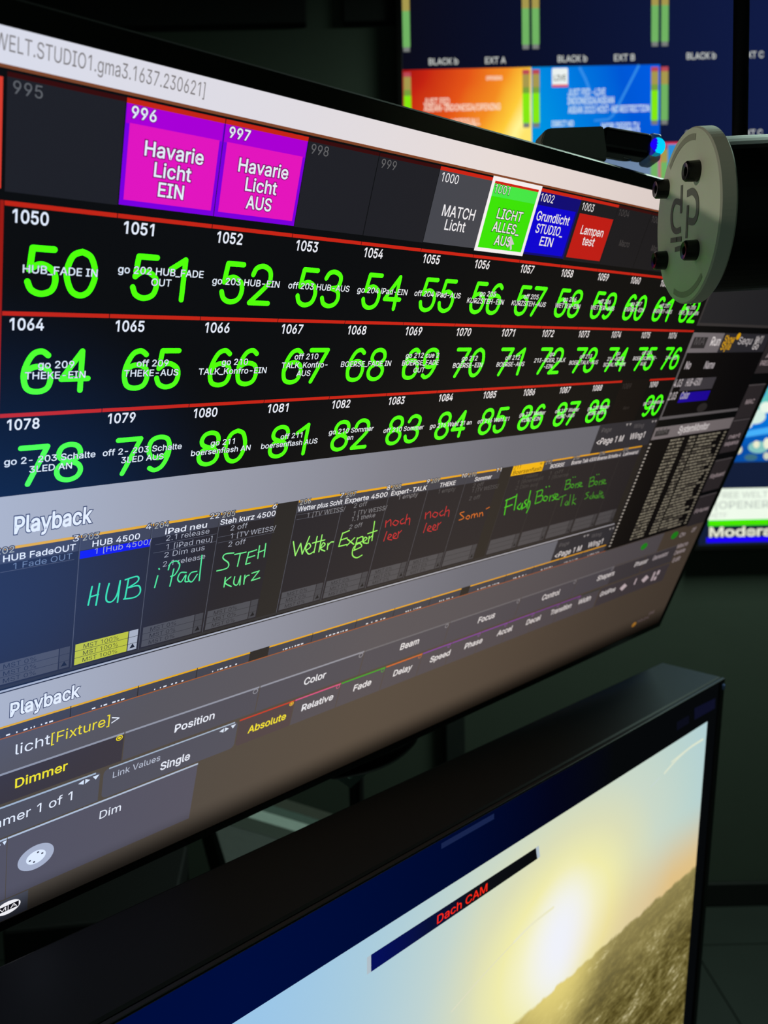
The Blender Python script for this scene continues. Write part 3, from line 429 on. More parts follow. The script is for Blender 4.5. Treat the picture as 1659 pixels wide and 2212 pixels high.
q = wall_uv(985, 1650, WALLY - .04)
o = bm_obj('cable_duct', box_bm(q.x - .027, WALLY - .04, ZF + .071, q.x + .027, WALLY, 1.0, .003), solid('duct_grey', (26, 30, 28), .7)); tag(o, 'dark vertical cable duct on the back wall, seen between the two monitors', 'cable duct')
# ------------------------------------------------------------------ the large touchscreen
R = ((0.73093064, -0.22361813), (-0.1378889, 0.8769152), (0.66837642, 0.42545819))
H1 = c2w([r[0] for r in R]).normalized(); V1 = c2w([r[1] for r in R]); V1 = (V1 - H1 * V1.dot(H1)).normalized()
S1 = Plane(CAM + c2w((-0.38710115, -0.46503484, 0.82621993)) * SC, H1, V1, SC)
U0, U1, W0, W1 = -.139, 2.3254, -.0297, 1.358
ts = thing('touchscreen_monitor', S1.M, 'large tilted touchscreen monitor showing green numbered macro buttons and playback windows', 'monitor')
m_black = solid('matt_black_plastic', (11, 10, 10), .55, noise=.2)
m_bezel = solid('black_glass_border', (14, 12, 11), .35, noise=.1)
bt, bs = .027, .026
def lb(u0, v0, w0, u1, v1, w1, bev=0.0, bm=None): return box_bm(u0 * SC, -v1 * SC, w0, u1 * SC, -v0 * SC, w1, bev, 2, bm)
hb = lb(U0 - bs, W0 - bt, -.010, U1 + bs, W1 + bs, -.0006, .002)
lb(U0 + .08, .10, -.026, U1 - .08, 1.25, -.009, .006, hb); lb(.35, .25, -.062, 1.85, 1.10, -.025, .012, hb)
bm_obj('housing', hb, m_black, ts)
bz = lb(U0 - bs + .002, W0 - bt + .002, -.001, U1 + bs - .002, W0, .0006, .0004)
lb(U0 - bs + .002, W1, -.001, U1 + bs - .002, W1 + bs - .002, .0006, .0004, bz)
lb(U0 - bs + .002, W0, -.001, U0, W1, .0006, .0004, bz); lb(U1, W0, -.001, U1 + bs - .002, W1, .0006, .0004, bz)
bm_obj('bezel', bz, m_bezel, ts)
a = Art(S1); a.rect(U0, W0, U1, W1, T(14, 15, 16), 0)
BG = T(84, 74, 63)
a.rect(U0, .9275, U1, W1, BG, .3)
a.rect(U0, .5087, 1.7056, .9275, T(44, 41, 38), .3)
scr = a.build('screen', ts)
WHITE = T(242, 240, 240); DK = T(10, 10, 10); RED = T(205, 38, 22); DRED = T(58, 14, 14)
def art(): return Art(S1)

# title bar
a = art(); a.rect(U0, W0, U1, .0048, T(232, 222, 218), 1); a.rect(U0, .0048, U1, .0083, T(132, 72, 42), 1)
GT = T(132, 122, 116)
u_l, v_l = -.0125, -.0075
a.text('WELT.STUDIO1.gma3.1637.230621]', u_l, v_l, .0152, GT, 2, width=.2285 - u_l)
a.build('title_bar', scr)

# ---- the numbered macro buttons
PIT = .1312
ROWV = (.011, .139, .263, .3924); ROWE = (.1305, .2615, .390, .5070)
GREEN = lit((58, 255, 5), True, 2.2)
DIG = {  # stroke skeletons in a 0..1 box, y down
'0': [[(.5, 0), (.18, .1), (.0, .38), (.0, .62), (.18, .9), (.5, 1), (.82, .9), (1, .62), (1, .38), (.82, .1), (.5, 0)]],
'1': [[(.12, .26), (.72, .0)], [(.72, .0), (.72, 1)]],
'2': [[(.04, .24), (.16, .07), (.48, 0), (.82, .09), (.93, .28), (.82, .5), (.04, 1)], [(.04, 1), (1, 1)]],
'3': [[(.06, .2), (.2, .05), (.5, 0), (.84, .09), (.92, .26), (.8, .43), (.45, .48)], [(.45, .48), (.84, .55), (.96, .75), (.82, .93), (.48, 1), (.16, .93), (.02, .77)]],
'4': [[(.74, 1), (.74, 0)], [(.74, 0), (.0, .7)], [(.0, .7), (1.02, .7)]],
'5': [[(.9, 0), (.16, 0)], [(.16, 0), (.08, .48)], [(.08, .48), (.28, .38), (.55, .35), (.88, .47), (.98, .68), (.86, .91), (.5, 1), (.16, .92), (.02, .74)]],
'6': [[(.86, .1), (.62, .0), (.3, .08), (.06, .38), (.01, .66), (.14, .92), (.5, 1), (.86, .92), (.98, .68), (.86, .45), (.5, .37), (.16, .45), (.02, .64)]],
'7': [[(.0, 0), (1, 0)], [(1, 0), (.3, 1)]],
'8': [[(.5, .47), (.17, .38), (.07, .23), (.2, .06), (.5, 0), (.8, .06), (.93, .23), (.83, .38), (.5, .47), (.14, .57), (.02, .75), (.16, .93), (.5, 1), (.84, .93), (.98, .75), (.86, .57), (.5, .47)]],
'9': [[(.14, .92), (.4, 1), (.72, .9), (.94, .62), (.99, .34), (.86, .08), (.5, 0), (.14, .08), (.02, .32), (.14, .55), (.5, .63), (.84, .55), (.98, .36)]]}
SW = .0070
def digit(a, ch, u, v, wd, hg, mat, lay):
    for st in DIG[ch]:
        q = [(u + x * wd, v + y * hg) for x, y in st]
        if len(q) > 2: q = cubic2(q, 5)
        a.stroke(q, SW, mat, lay)
def cell_base(a, c, r, top=RED, bg=None):
    u = c * PIT
    if bg is not None: a.rect(u + .0006, ROWV[r] + .004, u + PIT - .0006, ROWE[r], bg, .6)
    a.rect(u + .0006, ROWV[r], u + PIT - .0004, ROWV[r] + .0052, top, 1)
LAB = {
1: ['HUB_FADE IN', 'go 202 HUB_FADE|OUT', 'go 203 HUB-EIN', 'off 203 HUB-AUS', 'go 204 iPad-EIN', 'off 204 iPad-AUS', 'go 205|KURZSTEH-EIN', 'off 205|KURZSTEH-AUS', 'go 206|WETTER-EIN', 'off 206|WETTER-AUS', 'go 207|EXPERT-EIN', 'off 207|EXPERT-AUS', 'go 208|EXP_TALK-EIN'],
2: ['go 209|THEKE-EIN', 'off 209|THEKE-AUS', 'go 210|TALK_Konfro-EIN', 'off 210|TALK_Konfro-|AUS', 'BOERSE_FADE IN', 'go 212 cue 2|BOERSE_FADE|OUT', 'go 212|BOERSE-EIN', 'off 212|BOERSE-AUS', 'go|213-BOER_TALK|-EIN', 'off 213|BOER_TALK-AUS', 'go|214-BOER_|SCHALTE-EIN', 'off 214|BOER_SCHALTE-|AUS', '214-LED'],
3: ['go 2- 203 Schalte|3LED AN', 'off 2- 203 Schalte|3LED AUS', 'go 211|boersenflash AN', 'off 211|boersenflash AUS', 'go 210 Sommer|an', 'off 210 Sommer', 'go 216 Wahl 21 an', 'off 216 Wahl 21', 'go 217 Wetter|KURZ-EIN', 'off 217 Wetter|KURZ-AUS', 'go 218 Wetter|KURZ AUS 2', None, 'go 219 Wetter e|EIN']}
NUM0 = {1: 1050, 2: 1064, 3: 1078}; BIG0 = {1: 50, 2: 64, 3: 78}
LW = T(240, 242, 242)
XSL = .087 / (natural('HUB_FADE IN') * .009 / 100)
for r in (1, 2, 3):
    for c in range(13):
        a = art(); s = LAB[r][c]; u = c * PIT; v = ROWV[r]
        if s is None:
            a.rect(u + .0006, v, u + PIT, ROWE[r], T(20, 17, 17), .6)
            a.text('1089', u + .0092, v + .022, .0136, T(62, 58, 56), 2, width=.04); a.text('Macro', u + .066, v + .079, .009, T(56, 52, 50), 2, align='C')
            a.build('macro_button', scr, 'empty dim macro button'); continue
        cell_base(a, c, r)
        a.text(str(NUM0[r] + c), u + .0092, v + .0222, .0140, WHITE, 2.2, width=.040, bold=.022)
        b = str(BIG0[r] + c)
        digit(a, b[0], u + .0272, v + .049, .0338, .0528, GREEN, 1.4); digit(a, b[1], u + .0742, v + .049, .0338, .0528, GREEN, 1.4)
        ls = s.split('|'); n = len(ls)
        for i, t in enumerate(ls):
            bl = v + .0778 + (i - (n - 1) / 2) * .0139
            a.text(t, u + .0668, bl, .0092, LW, 2.4, align='C', xs=XSL, bold=.012, shadow=DK, sh=.05)
        a.build('macro_button', scr)
a = art()
a.rect(-.0042, ROWV[1], 0, ROWE[3], T(165, 28, 20), 1)
a.rect(-PIT, ROWV[0] + .006, -.0035, .127, T(228, 62, 44), 1)
a.build('cell_border', scr)
# top row
def top_cell(c, num, dim=False): 
    a = art(); u = c * PIT; v = ROWV[0]
    return a, u, v
DIMBG = T(34, 34, 38); DIMTX = T(104, 102, 100)
for c, num in ((0, '995'), (3, '998'), (4, '999'), (9, '1004'), (10, '1005'), (11, '1006'), (12, '1007')):
    a, u, v = top_cell(c, num); far = c > 8
    a.rect(u + .0006, v + .004, u + PIT - .0008, .1295, T(30, 30, 33) if far else DIMBG, .6); a.rect(u + .0006, v, u + PIT - .0006, v + .0048, DRED, 1)
    a.text(num, u + .0065, v + .0195, .0125, T(74, 72, 72) if far else DIMTX, 2, width=.0305 if c < 9 else .04)
    if far: a.text('Macro', u + .066, v + .077, .0125, T(74, 72, 72), 2, align='C')
    a.build('macro_button', scr, 'empty dim macro button')
PUR, PUR2, PINK = T(176, 0, 204), T(126, 0, 214), T(236, 22, 182)
for c, num, l3, sc_ in ((1, '996', 'EIN', 1.0), (2, '997', 'AUS', 1.0)):
    a, u, v = top_cell(c, num)
    a.rect(u + .0004, v, u + PIT - .0006, v + .0056, RED, 1.2); a.rect(u + .0004, v + .0056, u + PIT - .0006, .1285, PUR2, 1); a.rect(u + .0012, v + .0056, u + PIT - .002, .0375, PUR, 1.2)
    a.rect(u + .0058, .0368, u + PIT - .0052, .1222, PINK, 1.3)
    a.text(num, u + .0068, v + .0198, .0125, WHITE, 2.2, width=.0315, bold=.022, shadow=T(110, 0, 120))
    for i, t in enumerate(('Havarie', 'Licht', l3)):
        a.text(t, u + .0668, .0687 + i * .0222, .0162, WHITE, 2.4, align='C', width=(.0795, .0505, .035 if l3 == 'EIN' else .041)[i], bold=.018, shadow=T(120, 0, 92))
    a.build('macro_button', scr, 'magenta macro button with violet border')
a, u, v = top_cell(5, '1000')
a.rect(u, v, u + PIT - .0006, v + .0055, RED, 1.2); a.rect(u, v + .0055, u + PIT - .0006, .1285, T(72, 73, 79), 1)
a.text('1000', u + .0065, v + .0215, .0135, WHITE, 2.2, width=.040, bold=.004)
a.text('MATCH', u + .067, .0835, .0172, WHITE, 2.4, align='C', width=.080, bold=.012); a.text('Licht', u + .066, .1045, .0165, WHITE, 2.4, align='C', width=.050, bold=.012)
a.build('macro_button', scr, 'slate grey macro button')
a, u, v = top_cell(6, '1001')
a.rect(u - .003, v - .003, u + PIT + .003, .1318, T(248, 244, 244), 1.5); a.rect(u + .0045, v + .004, u + PIT - .0045, v + .008, RED, 1.7)
a.rect(u + .0045, v + .008, u + PIT - .0045, .1255, T(62, 232, 8), 1.6); a.rect(u + .0045, v + .008, u + PIT - .0045, .0395, T(72, 236, 72), 1.7)
G3 = T(20, 90, 12)
a.text('1001', u + .008, v + .0225, .0135, T(225, 245, 222), 2.2, width=.040, shadow=G3)
for i, (t, wd) in enumerate((('LICHT', .070), ('ALLES_', .076), ('AUS', .046))):
    a.text(t, u + .067, .0735 + i * .0222, .0165, WHITE, 2.4, align='C', width=wd, bold=.012, shadow=G3)
a.poly([(u + .084, .098), (u + .084, .1205), (u + .0895, .1155), (u + .0935, .124), (u + .0975, .122), (u + .0935, .114), (u + .1005, .113)], T(210, 205, 205), 2.8)
a.build('macro_button', scr, 'bright green macro button with white frame')
a, u, v = top_cell(7, '1002')
a.rect(u, v, u + PIT - .0006, v + .0055, RED, 1.2); a.rect(u, v + .0055, u + PIT, .1275, T(16, 12, 120), 1); a.rect(u, .0395, u + PIT - .006, .1235, T(12, 2, 216), 1.2)
a.text('1002', u + .0065, v + .0215, .0135, WHITE, 2.2, width=.040, bold=.004)
for i, (t, wd) in enumerate((('Grundlicht', .103), ('STUDIO_', .086), ('EIN', .040))):
    a.text(t, u + .062, .0655 + i * .0215, .0160, WHITE, 2.4, align='C', width=wd, bold=.012)
a.build('macro_button', scr, 'deep blue macro button')
a, u, v = top_cell(8, '1003')
a.rect(u, v, u + PIT, v + .0052, RED, 1.2); a.rect(u, v + .005, u + PIT, .1295, T(30, 30, 33), .6); a.rect(u + .008, .040, u + PIT - .004, .1235, T(196, 30, 22), 1.2)
a.text('1003', u + .008, v + .0225, .0135, WHITE, 2.2, width=.040, bold=.004)
a.text('Lampen', u + .068, .0765, .0160, WHITE, 2.4, align='C', width=.079, bold=.012); a.text('test', u + .066, .0965, .0160, WHITE, 2.4, align='C', width=.042, bold=.012)
a.build('macro_button', scr, 'red macro button')

# ---- playback windows
HDR = ramp_mat((0, 0, 0), (1.42 * SC, 0, 0), [(0, (170, 181, 206)), (.22, (156, 159, 174)), (.5, (132, 131, 140)), (.75, (114, 112, 119)), (1, (106, 104, 110))]); YEL = T(238, 172, 28); TILE = T(82, 79, 86)
def header_right(a, v0, v1):
    a.rect(1.416, v0 + .004, 1.700, v1, T(52, 52, 58), 1.2)
    v = v0 + .026
    a.text('Page', 1.432, v, .012, T(104, 102, 104), 2, width=.045); a.text('<Page 1 M', 1.428, v + .034, .0175, WHITE, 2, width=.125, bold=.01)
    a.text('Wing', 1.585, v, .012, T(104, 102, 104), 2, width=.05); a.text('Wing1', 1.585, v + .032, .0175, WHITE, 2, width=.075, bold=.01)
    for k in (1.54, 1.556, 1.67, 1.686): a.poly([(k, v0 + .010), (k + .012, v0 + .010), (k + .006, v0 + .017)], T(170, 168, 168), 2)
a = art()
a.rect(U0, .5087, 1.4165, .5862, HDR, 1); header_right(a, .503, .5862)
a.text('Playback', .0219, .5668, .0255, WHITE, 2.4, width=.1075, bold=.028, shadow=T(70, 74, 92), sh=.045)
cols = [(-.005, .114, '202', '3', 'HUB FadeOUT'), (.114, .226, '203', '4', 'HUB 4500'), (.226, .3459, '204', '22', 'iPad neu'), (.3459, .4596, '205', '6', 'Steh kurz 4500'),
        (.5037, .6103, '206', '7', 'Wetter plus Schit'), (.6103, .7277, '207', '8', 'Experte 4500'), (.7277, .8386, '208', '9', 'Expert-TALK'), (.8386, .9533, '209', '10', 'THEKE'), (.9533, 1.0687, '210', '11', 'Sommer'),
        (1.1082, 1.229, '211', '41', 'Boersenflash'), (1.229, 1.344, '212', '', 'BOERSE'), (1.344, 1.459, '213', '', 'Boerse Talk 4500'), (1.459, 1.574, '214', '', 'Boerse Schalte 4'), (1.574, 1.672, '215', '', 'Leinwand')]
COLBG = T(42, 39, 42); HB = T(68, 68, 76); LN = T(88, 88, 96)
for i, (u0, u1, n1, n2, nm) in enumerate(cols):
    hot = n1 == '211'
    a.rect(u0 + .001, .6120, u1 - .001, .8245, COLBG, 1)
    a.rect(u0 + .001, .5905, u1 - .001, .6120, T(255, 196, 20) if hot else HB, 1.1)
    a.rect(u0 + .001, .5862, u1 - .001, .5905, T(255, 196, 20) if hot else YEL, 1.3)
    far = i >= 9
    tx = T(120, 96, 10) if hot else WHITE
    a.text(n1, u0 + .004, .5955, .0098, T(112, 92, 14) if hot else T(190, 188, 176), 2.2, width=.024, shadow=None if hot else HB, sh=.10)
    if n2: a.text(n2, u1 - .002, .5945, .0098, T(112, 92, 14) if hot else T(236, 236, 236), 2.2, width=.0085 * len(n2), align='R', shadow=None if hot else HB, sh=.10)
    wd = min((u1 - u0) - .004, .0085 * len(nm) + .006)
    a.text(nm, (u0 + u1) / 2 + (.0 if i else .004), .6088, .0100, tx, 2.2, width=wd, align='C', bold=.014)
    # master boxes at the foot of each column
    on = n1 == '203'
    cb = T(196, 196, 44) if on else T(82, 81, 84)
    a.rect(u0 + .005, .7815, u1 - .0205, .8215, cb, 1.2); a.rect(u1 - .019, .7815, u1 - .0035, .8215, T(176, 178, 184) if on else T(72, 71, 74), 1.2)
    for k in (1, 2): a.rect(u0 + .005, .7815 + k * .0133 - .0004, u1 - .0035, .7815 + k * .0133 + .0004, T(50, 50, 30) if on else T(50, 49, 52), 1.3)
    if i < 8:
        for k in range(3): a.text('MST 100%' if on else 'MST 0%', u0 + .018, .7925 + k * .0133, .0080, T(36, 36, 10) if on else T(40, 39, 42), 2, width=.057 if on else .047, bold=-.006)
    a.poly([(u1 - .016, .817), (u1 - .0065, .817), (u1 - .0112, .808)], T(30, 30, 32), 2)
    a.rect(u0 - .0002, .5862, u0 + .0009, .8245, LN if i < 9 else T(62, 60, 60), 1.25)
a.rect(.1155, .6130, .2255, .6262, T(16, 8, 226), 1.4)
LT = T(176, 176, 182); LD = T(92, 90, 90); LM = T(140, 138, 140)
for (s, x, y, xr, mat) in (('1 Fade OUT', 28, 1229, 155, T(120, 134, 156)), ('1 [Hub 4500/', 204, 1196, 326, LT),
    ('2.1 release', 358, 1168, 451, LT), ('1 [iPad neu]', 358, 1187, 457, LT), ('2 Dim aus', 354, 1204, 441, LT), ('2.1 release', 351, 1224, 442, LT),
    ('2 off', 497, 1146, 533, LT), ('1 [TV WEISS/', 497, 1163, 594, LT), ('2 off', 492, 1181, 529, LT), ('1 [TV WEISS/', 662, 1118, 744, LM),
    ('2 off', 763, 1097, 791, LM), ('1 [TV WEISS/', 762, 1114, 834, LM), ('1.1 theke', 758, 1126, 809, LM), ('2 off', 753, 1143, 781, LM), ('1 empty', 859, 1079, 901, LM), ('1 empty', 945, 1066, 982, LD),
    ('2 off', 1020, 1053, 1043, LD), ('1 [TV WEISS/', 1018, 1064, 1075, LD), ('2 off', 1012, 1081, 1035, LD),
    ('1 release', 1128, 1034, 1160, T(74, 72, 70)), ('1 [Boersenfl', 1116, 1046, 1172, T(74, 72, 70)), ('2 Dim aus', 1112, 1058, 1160, T(74, 72, 70)), ('1 off', 1185, 1026, 1215, T(74, 72, 70)), ('1 [Boerse', 1182, 1036, 1226, T(74, 72, 70))):
    a.tpx(s, x, y, xr, .0098, mat, 2.2, bold=-.004)
for (p0, p1, th) in (((335, 1176), (467, 1157), .0008), ((331, 1194), (467, 1176), .0008), ((470, 1160), (592, 1137), .0008), ((470, 1172), (592, 1150), .0008), ((640, 1112), (742, 1094), .0008), ((640, 1122), (742, 1103), .0008), ((0, 1210), (165, 1180), .0008), ((0, 1236), (160, 1203), .0008)):
    q0, q1 = S1.uv(*p0), S1.uv(*p1); a.rect(q0[0], q0[1], q1[0], q0[1] + th, LN, 1.5)
a.rect(U0, .8300, 1.70, .8335, T(20, 18, 18), 1); a.rect(U0, .8325, 1.69, .8362, T(176, 178, 186), 1.3); a.rect(U0, .8245, 1.69, .830, T(50, 48, 47), 1)
a.build('playback_window', scr)
# handwriting on the playback columns
def zz(s, ox, oy, k): return [[(ox + x / k, oy + y / k) for x, y in st] for st in s]
A5 = lambda s: zz(s, 0, 1030, 2.37)
A6 = lambda s: zz(s, 580, 960, 1.887)
HUB = [[(470, 560), (450, 655)], [(508, 545), (490, 655)], [(460, 613), (502, 600)], [(557, 545), (543, 600), (545, 634), (572, 636), (598, 600), (614, 530)], [(614, 530), (600, 640)], [(657, 520), (638, 622)], [(640, 525), (700, 508), (704, 532), (655, 566)], [(655, 566), (708, 556), (716, 588), (690, 614), (632, 624)]]
IPAD = [[(806, 505), (790, 565)], [(812, 468), (814, 472)], [(888, 470), (868, 558)], [(860, 474), (872, 440), (905, 430), (918, 455), (895, 498), (872, 508)], [(952, 488), (922, 490), (908, 522), (925, 536), (950, 500), (946, 533), (962, 534)], [(1006, 482), (976, 490), (962, 520), (980, 536), (1008, 498)], [(1032, 400), (1018, 530)]]
STEH = [[(1195, 388), (1152, 394), (1140, 415), (1168, 440), (1160, 466), (1108, 480)], [(1200, 396), (1258, 384)], [(1229, 390), (1214, 456)], [(1272, 384), (1256, 446)], [(1270, 386), (1312, 372)], [(1263, 414), (1302, 402)], [(1256, 446), (1278, 440)], [(1327, 352), (1318, 416)], [(1359, 340), (1350, 408)], [(1320, 386), (1354, 372)]]
KURZ = [[(1152, 514), (1145, 562)], [(1180, 511), (1150, 540), (1182, 560)], [(1200, 510), (1195, 545), (1214, 550), (1230, 506)], [(1230, 506), (1226, 552)], [(1252, 502), (1246, 548)], [(1250, 522), (1262, 506), (1274, 502)], [(1288, 492), (1325, 480)], [(1325, 480), (1285, 530)], [(1285, 530), (1328, 516)]]
WET = [[(100, 395), (108, 452)], [(108, 452), (130, 402)], [(130, 402), (136, 446)], [(136, 446), (166, 374)], [(150, 432), (170, 416), (162, 402), (150, 424), (163, 446), (182, 436)], [(197, 374), (184, 440)], [(217, 368), (204, 436)], [(178, 401), (228, 388)], [(213, 421), (229, 408), (221, 400), (211, 424), (228, 433)], [(241, 402), (238, 427)], [(240, 413), (252, 398), (264, 396)]]
EXP = [[(301, 360), (285, 415)], [(300, 362), (328, 350)], [(292, 389), (319, 380)], [(285, 415), (317, 407)], [(320, 385), (346, 406)], [(350, 379), (318, 411)], [(361, 380), (348, 430)], [(360, 383), (382, 375), (380, 394), (357, 402)], [(386, 396), (400, 383), (391, 378), (384, 398), (401, 402)], [(409, 374), (405, 401)], [(408, 383), (421, 371)], [(431, 313), (420, 391)], [(403, 363), (441, 350)], [(346, 431), (378, 415), (368, 402), (345, 420), (341, 450), (358, 461), (380, 450)]]
NOCH = [[(478, 310), (475, 336)], [(478, 320), (496, 306), (497, 331)], [(515, 308), (505, 322), (518, 329), (528, 314), (515, 308)], [(548, 301), (536, 312), (540, 323), (553, 318)], [(564, 284), (555, 323)], [(559, 307), (574, 300), (572, 326)], [(481, 354), (468, 393)], [(487, 381), (500, 370), (491, 366), (485, 384), (501, 388)], [(508, 378), (520, 366), (512, 361), (506, 380), (521, 382)], [(529, 354), (525, 379)], [(528, 363), (541, 350)]]
SOM = [[(796, 274), (779, 281), (795, 298), (775, 308)], [(811, 289), (803, 299), (813, 303), (819, 292), (811, 289)], [(825, 300), (828, 285)], [(828, 288), (837, 282), (838, 297)], [(838, 290), (848, 280), (851, 294)], [(858, 294), (860, 278)], [(860, 283), (870, 276), (872, 290)], [(886, 262), (899, 255)]]
FLASH = [[(971, 224), (960, 286)], [(966, 228), (1006, 211)], [(962, 256), (992, 245)], [(1011, 203), (1000, 266)], [(1027, 239), (1013, 256), (1024, 263), (1033, 242)], [(1034, 240), (1031, 264)], [(1052, 224), (1042, 234), (1050, 248), (1034, 260)], [(1067, 188), (1052, 258)], [(1055, 238), (1064, 230), (1062, 250), (1050, 278)]]
BOR = [[(1096, 190), (1085, 241)], [(1092, 192), (1115, 185), (1111, 204), (1095, 212)], [(1095, 212), (1116, 209), (1110, 230), (1085, 241)], [(1126, 210), (1118, 224), (1129, 229), (1136, 214), (1126, 210)], [(1130, 172), (1132, 173)], [(1142, 170), (1144, 171)], [(1147, 208), (1143, 230)], [(1145, 216), (1156, 206)], [(1167, 200), (1158, 211), (1165, 220), (1154, 228)], [(1169, 215), (1179, 206), (1171, 202), (1167, 221), (1183, 222)]]
def mv(s, ox, oy, k, nx_, ny_): return [[(nx_ + (x - ox) * k, ny_ + (y - oy) * k) for x, y in st] for st in s]
TALK = [[(1184, 216), (1212, 205)], [(1199, 211), (1190, 250)], [(1216, 230), (1207, 242), (1214, 247), (1220, 231), (1218, 247)], [(1230, 204), (1223, 246)], [(1244, 204), (1236, 244)], [(1252, 220), (1238, 232), (1250, 243)]]
SCHA = [[(1305, 194), (1293, 200), (1302, 211), (1287, 222)], [(1315, 208), (1307, 215), (1313, 221)], [(1324, 194), (1317, 220), (1326, 206), (1325, 218)], [(1336, 206), (1329, 214), (1336, 218), (1340, 205), (1340, 218)], [(1350, 188), (1344, 217)], [(1357, 190), (1352, 215)], [(1348, 201), (1362, 196)], [(1356, 212), (1363, 206), (1358, 216), (1366, 216)]]
HW = .0022
for strokes, mat, wd in ((A5(HUB), T(62, 226, 168), HW * 1.2), (A5(IPAD), T(84, 232, 150), HW * 1.1), (A5(STEH), T(110, 238, 140), HW * 1.1), (A5(KURZ), T(110, 238, 140), HW * 1.1), (A6(WET), T(160, 250, 112), HW * 1.15), (A6(EXP), T(160, 252, 100), HW * 1.15),
        (A6(NOCH), T(206, 48, 50), HW), (A6(mv(NOCH, 478, 310, .98, 640, 277)), T(206, 48, 50), HW), (A6(SOM), T(230, 120, 34), HW), (A6(FLASH), T(76, 214, 32), HW * 1.5), (A6(BOR), T(72, 190, 34), HW * 1.4),
        (A6(mv(BOR, 1085, 241, .74, 1206, 184)), T(70, 168, 40), HW * 1.3), (A6(TALK), T(70, 160, 40), HW * 1.2), (A6(mv(BOR, 1085, 241, .72, 1304, 172)), T(70, 160, 40), HW * 1.3), (A6(SCHA), T(70, 160, 40), HW * 1.2)):
    a = art(); a.hand(strokes, wd, mat, 2.6); a.build('handwriting', scr)
# second playback window, cut off by the command line
a = art()
a.rect(U0, .8385, 1.4165, .9035, HDR, 1); header_right(a, .8365, .9035)
a.text('Playback', .0246, .8880, .0255, WHITE, 2.4, width=.1075, bold=.028, shadow=T(70, 74, 92), sh=.045)
for (u0, u1) in ((-.12, .119), (.119, .235), (.235, .348), (.348, .461), (.5037, .6103), (.6103, .7277), (.7277, .8386), (.8386, .9533), (.9533, 1.06), (1.09, 1.229), (1.229, 1.344), (1.344, 1.459), (1.459, 1.574), (1.574, 1.69)):
    a.rect(u0 + .0008, .9035, u1 - .0008, .9072, YEL, 1.3); a.rect(u0 + .0008, .9072, u1 - .0008, .9268, HB, 1.1)
    x = u0 + .03 + random.random() * .01
    while x < u1 - .025:
        wdt = random.choice((.002, .0035, .006)); a.rect(x, .9215, x + wdt, .9245, WHITE, 2); x += wdt + random.choice((.003, .0045, .009))
a.rect(U0, .9266, 1.70, .9288, T(168, 92, 44), 1.4)
a.build('playback_window', scr)
# command line and feature rows
a = art(); a.rect(U0, .9288, 2.05, 1.0002, T(90, 86, 90), 1)
a.text('licht', .035, .9700, .0215, WHITE, 2, width=.0535); a.text('[Fixture]', .0905, .9710, .0215, T(252, 226, 40), 2, width=.098); a.text('>', .192, .9705, .0200, WHITE, 2, width=.014); a.text(']', .0005, .9710, .0215, WHITE, 2, width=.008)
for (px_, py_, rr) in ((1391, 1180, .012), (1457, 1156, .014)): q = S1.uv(px_, py_); a.disc(q[0], q[1], rr * 1.6, rr, T(36, 150, 34), 2)
a.build('command_line', scr)
FEAT = [(U0, .2195, 'Dimmer', 32, 1702, 145, True), (.2195, .5011, 'Position', 376, 1582, 462, False), (.5011, .7780, 'Color', 655, 1480, 702, False), (.7780, 1.0560, 'Beam', 863, 1404, 903, False),
        (1.0560, 1.3360, 'Focus', 1031, 1346, 1067, False), (1.3360, 1.600, 'Control', 1169, 1297, 1207, False), (1.600, 1.80, 'Shapers', 1288, 1255, 1325, False)]
for (u0, u1, s, x, y, xr, sel) in FEAT:
    a = art(); a.rect(u0 + .001, 1.0002, u1 - .001, 1.0046, T(150, 150, 158) if u1 < .8 else T(112, 110, 114), 1.3)
    a.rect(u0 + .001, 1.0046, u1 - .001, 1.0672, T(62, 56, 62) if sel else TILE, 1)
    a.tpx(s, x, y, xr, .0195 if sel else .0180, T(255, 232, 44) if sel else WHITE, 2, bold=.018)
    cmat = T(250, 220, 30) if sel else T(150, 148, 152)
    a.ring(u1 - .0095, 1.0098, .0062, .0018, cmat, 2, 18)
    if sel: a.disc(u1 - .0095, 1.0098, .0028, .0028, cmat, 2, 12)
    a.build('feature_button', scr, 'selected feature button with yellow lettering' if sel else None)
ATTR = [(.4660, .6030, 'Absolute', 534, 1584, 616, (206, 60, 36), True), (.6030, .7295, 'Relative', 650, 1536, 718, (224, 84, 132), False), (.7295, .8640, 'Fade', 762, 1493, 800, (62, 170, 30), False), (.8640, .9860, 'Delay', 848, 1461, 888, (226, 112, 30), False),
        (.9860, 1.0900, 'Speed', 927, 1431, 970, (140, 70, 170), False), (1.09, 1.205, 'Phase', 1002, 1402, 1040, (140, 70, 170), False), (1.205, 1.315, 'Accel', 1072, 1374, 1105, (140, 70, 170), False), (1.315, 1.435, 'Decel', 1135, 1350, 1166, (140, 70, 170), False),
        (1.435, 1.555, 'Transition', 1187, 1329, 1232, (128, 66, 156), False), (1.555, 1.660, 'Width', 1247, 1306, 1274, (128, 66, 156), False), (1.660, 1.765, 'GridPos', 1294, 1289, 1327, (60, 66, 62), False)]
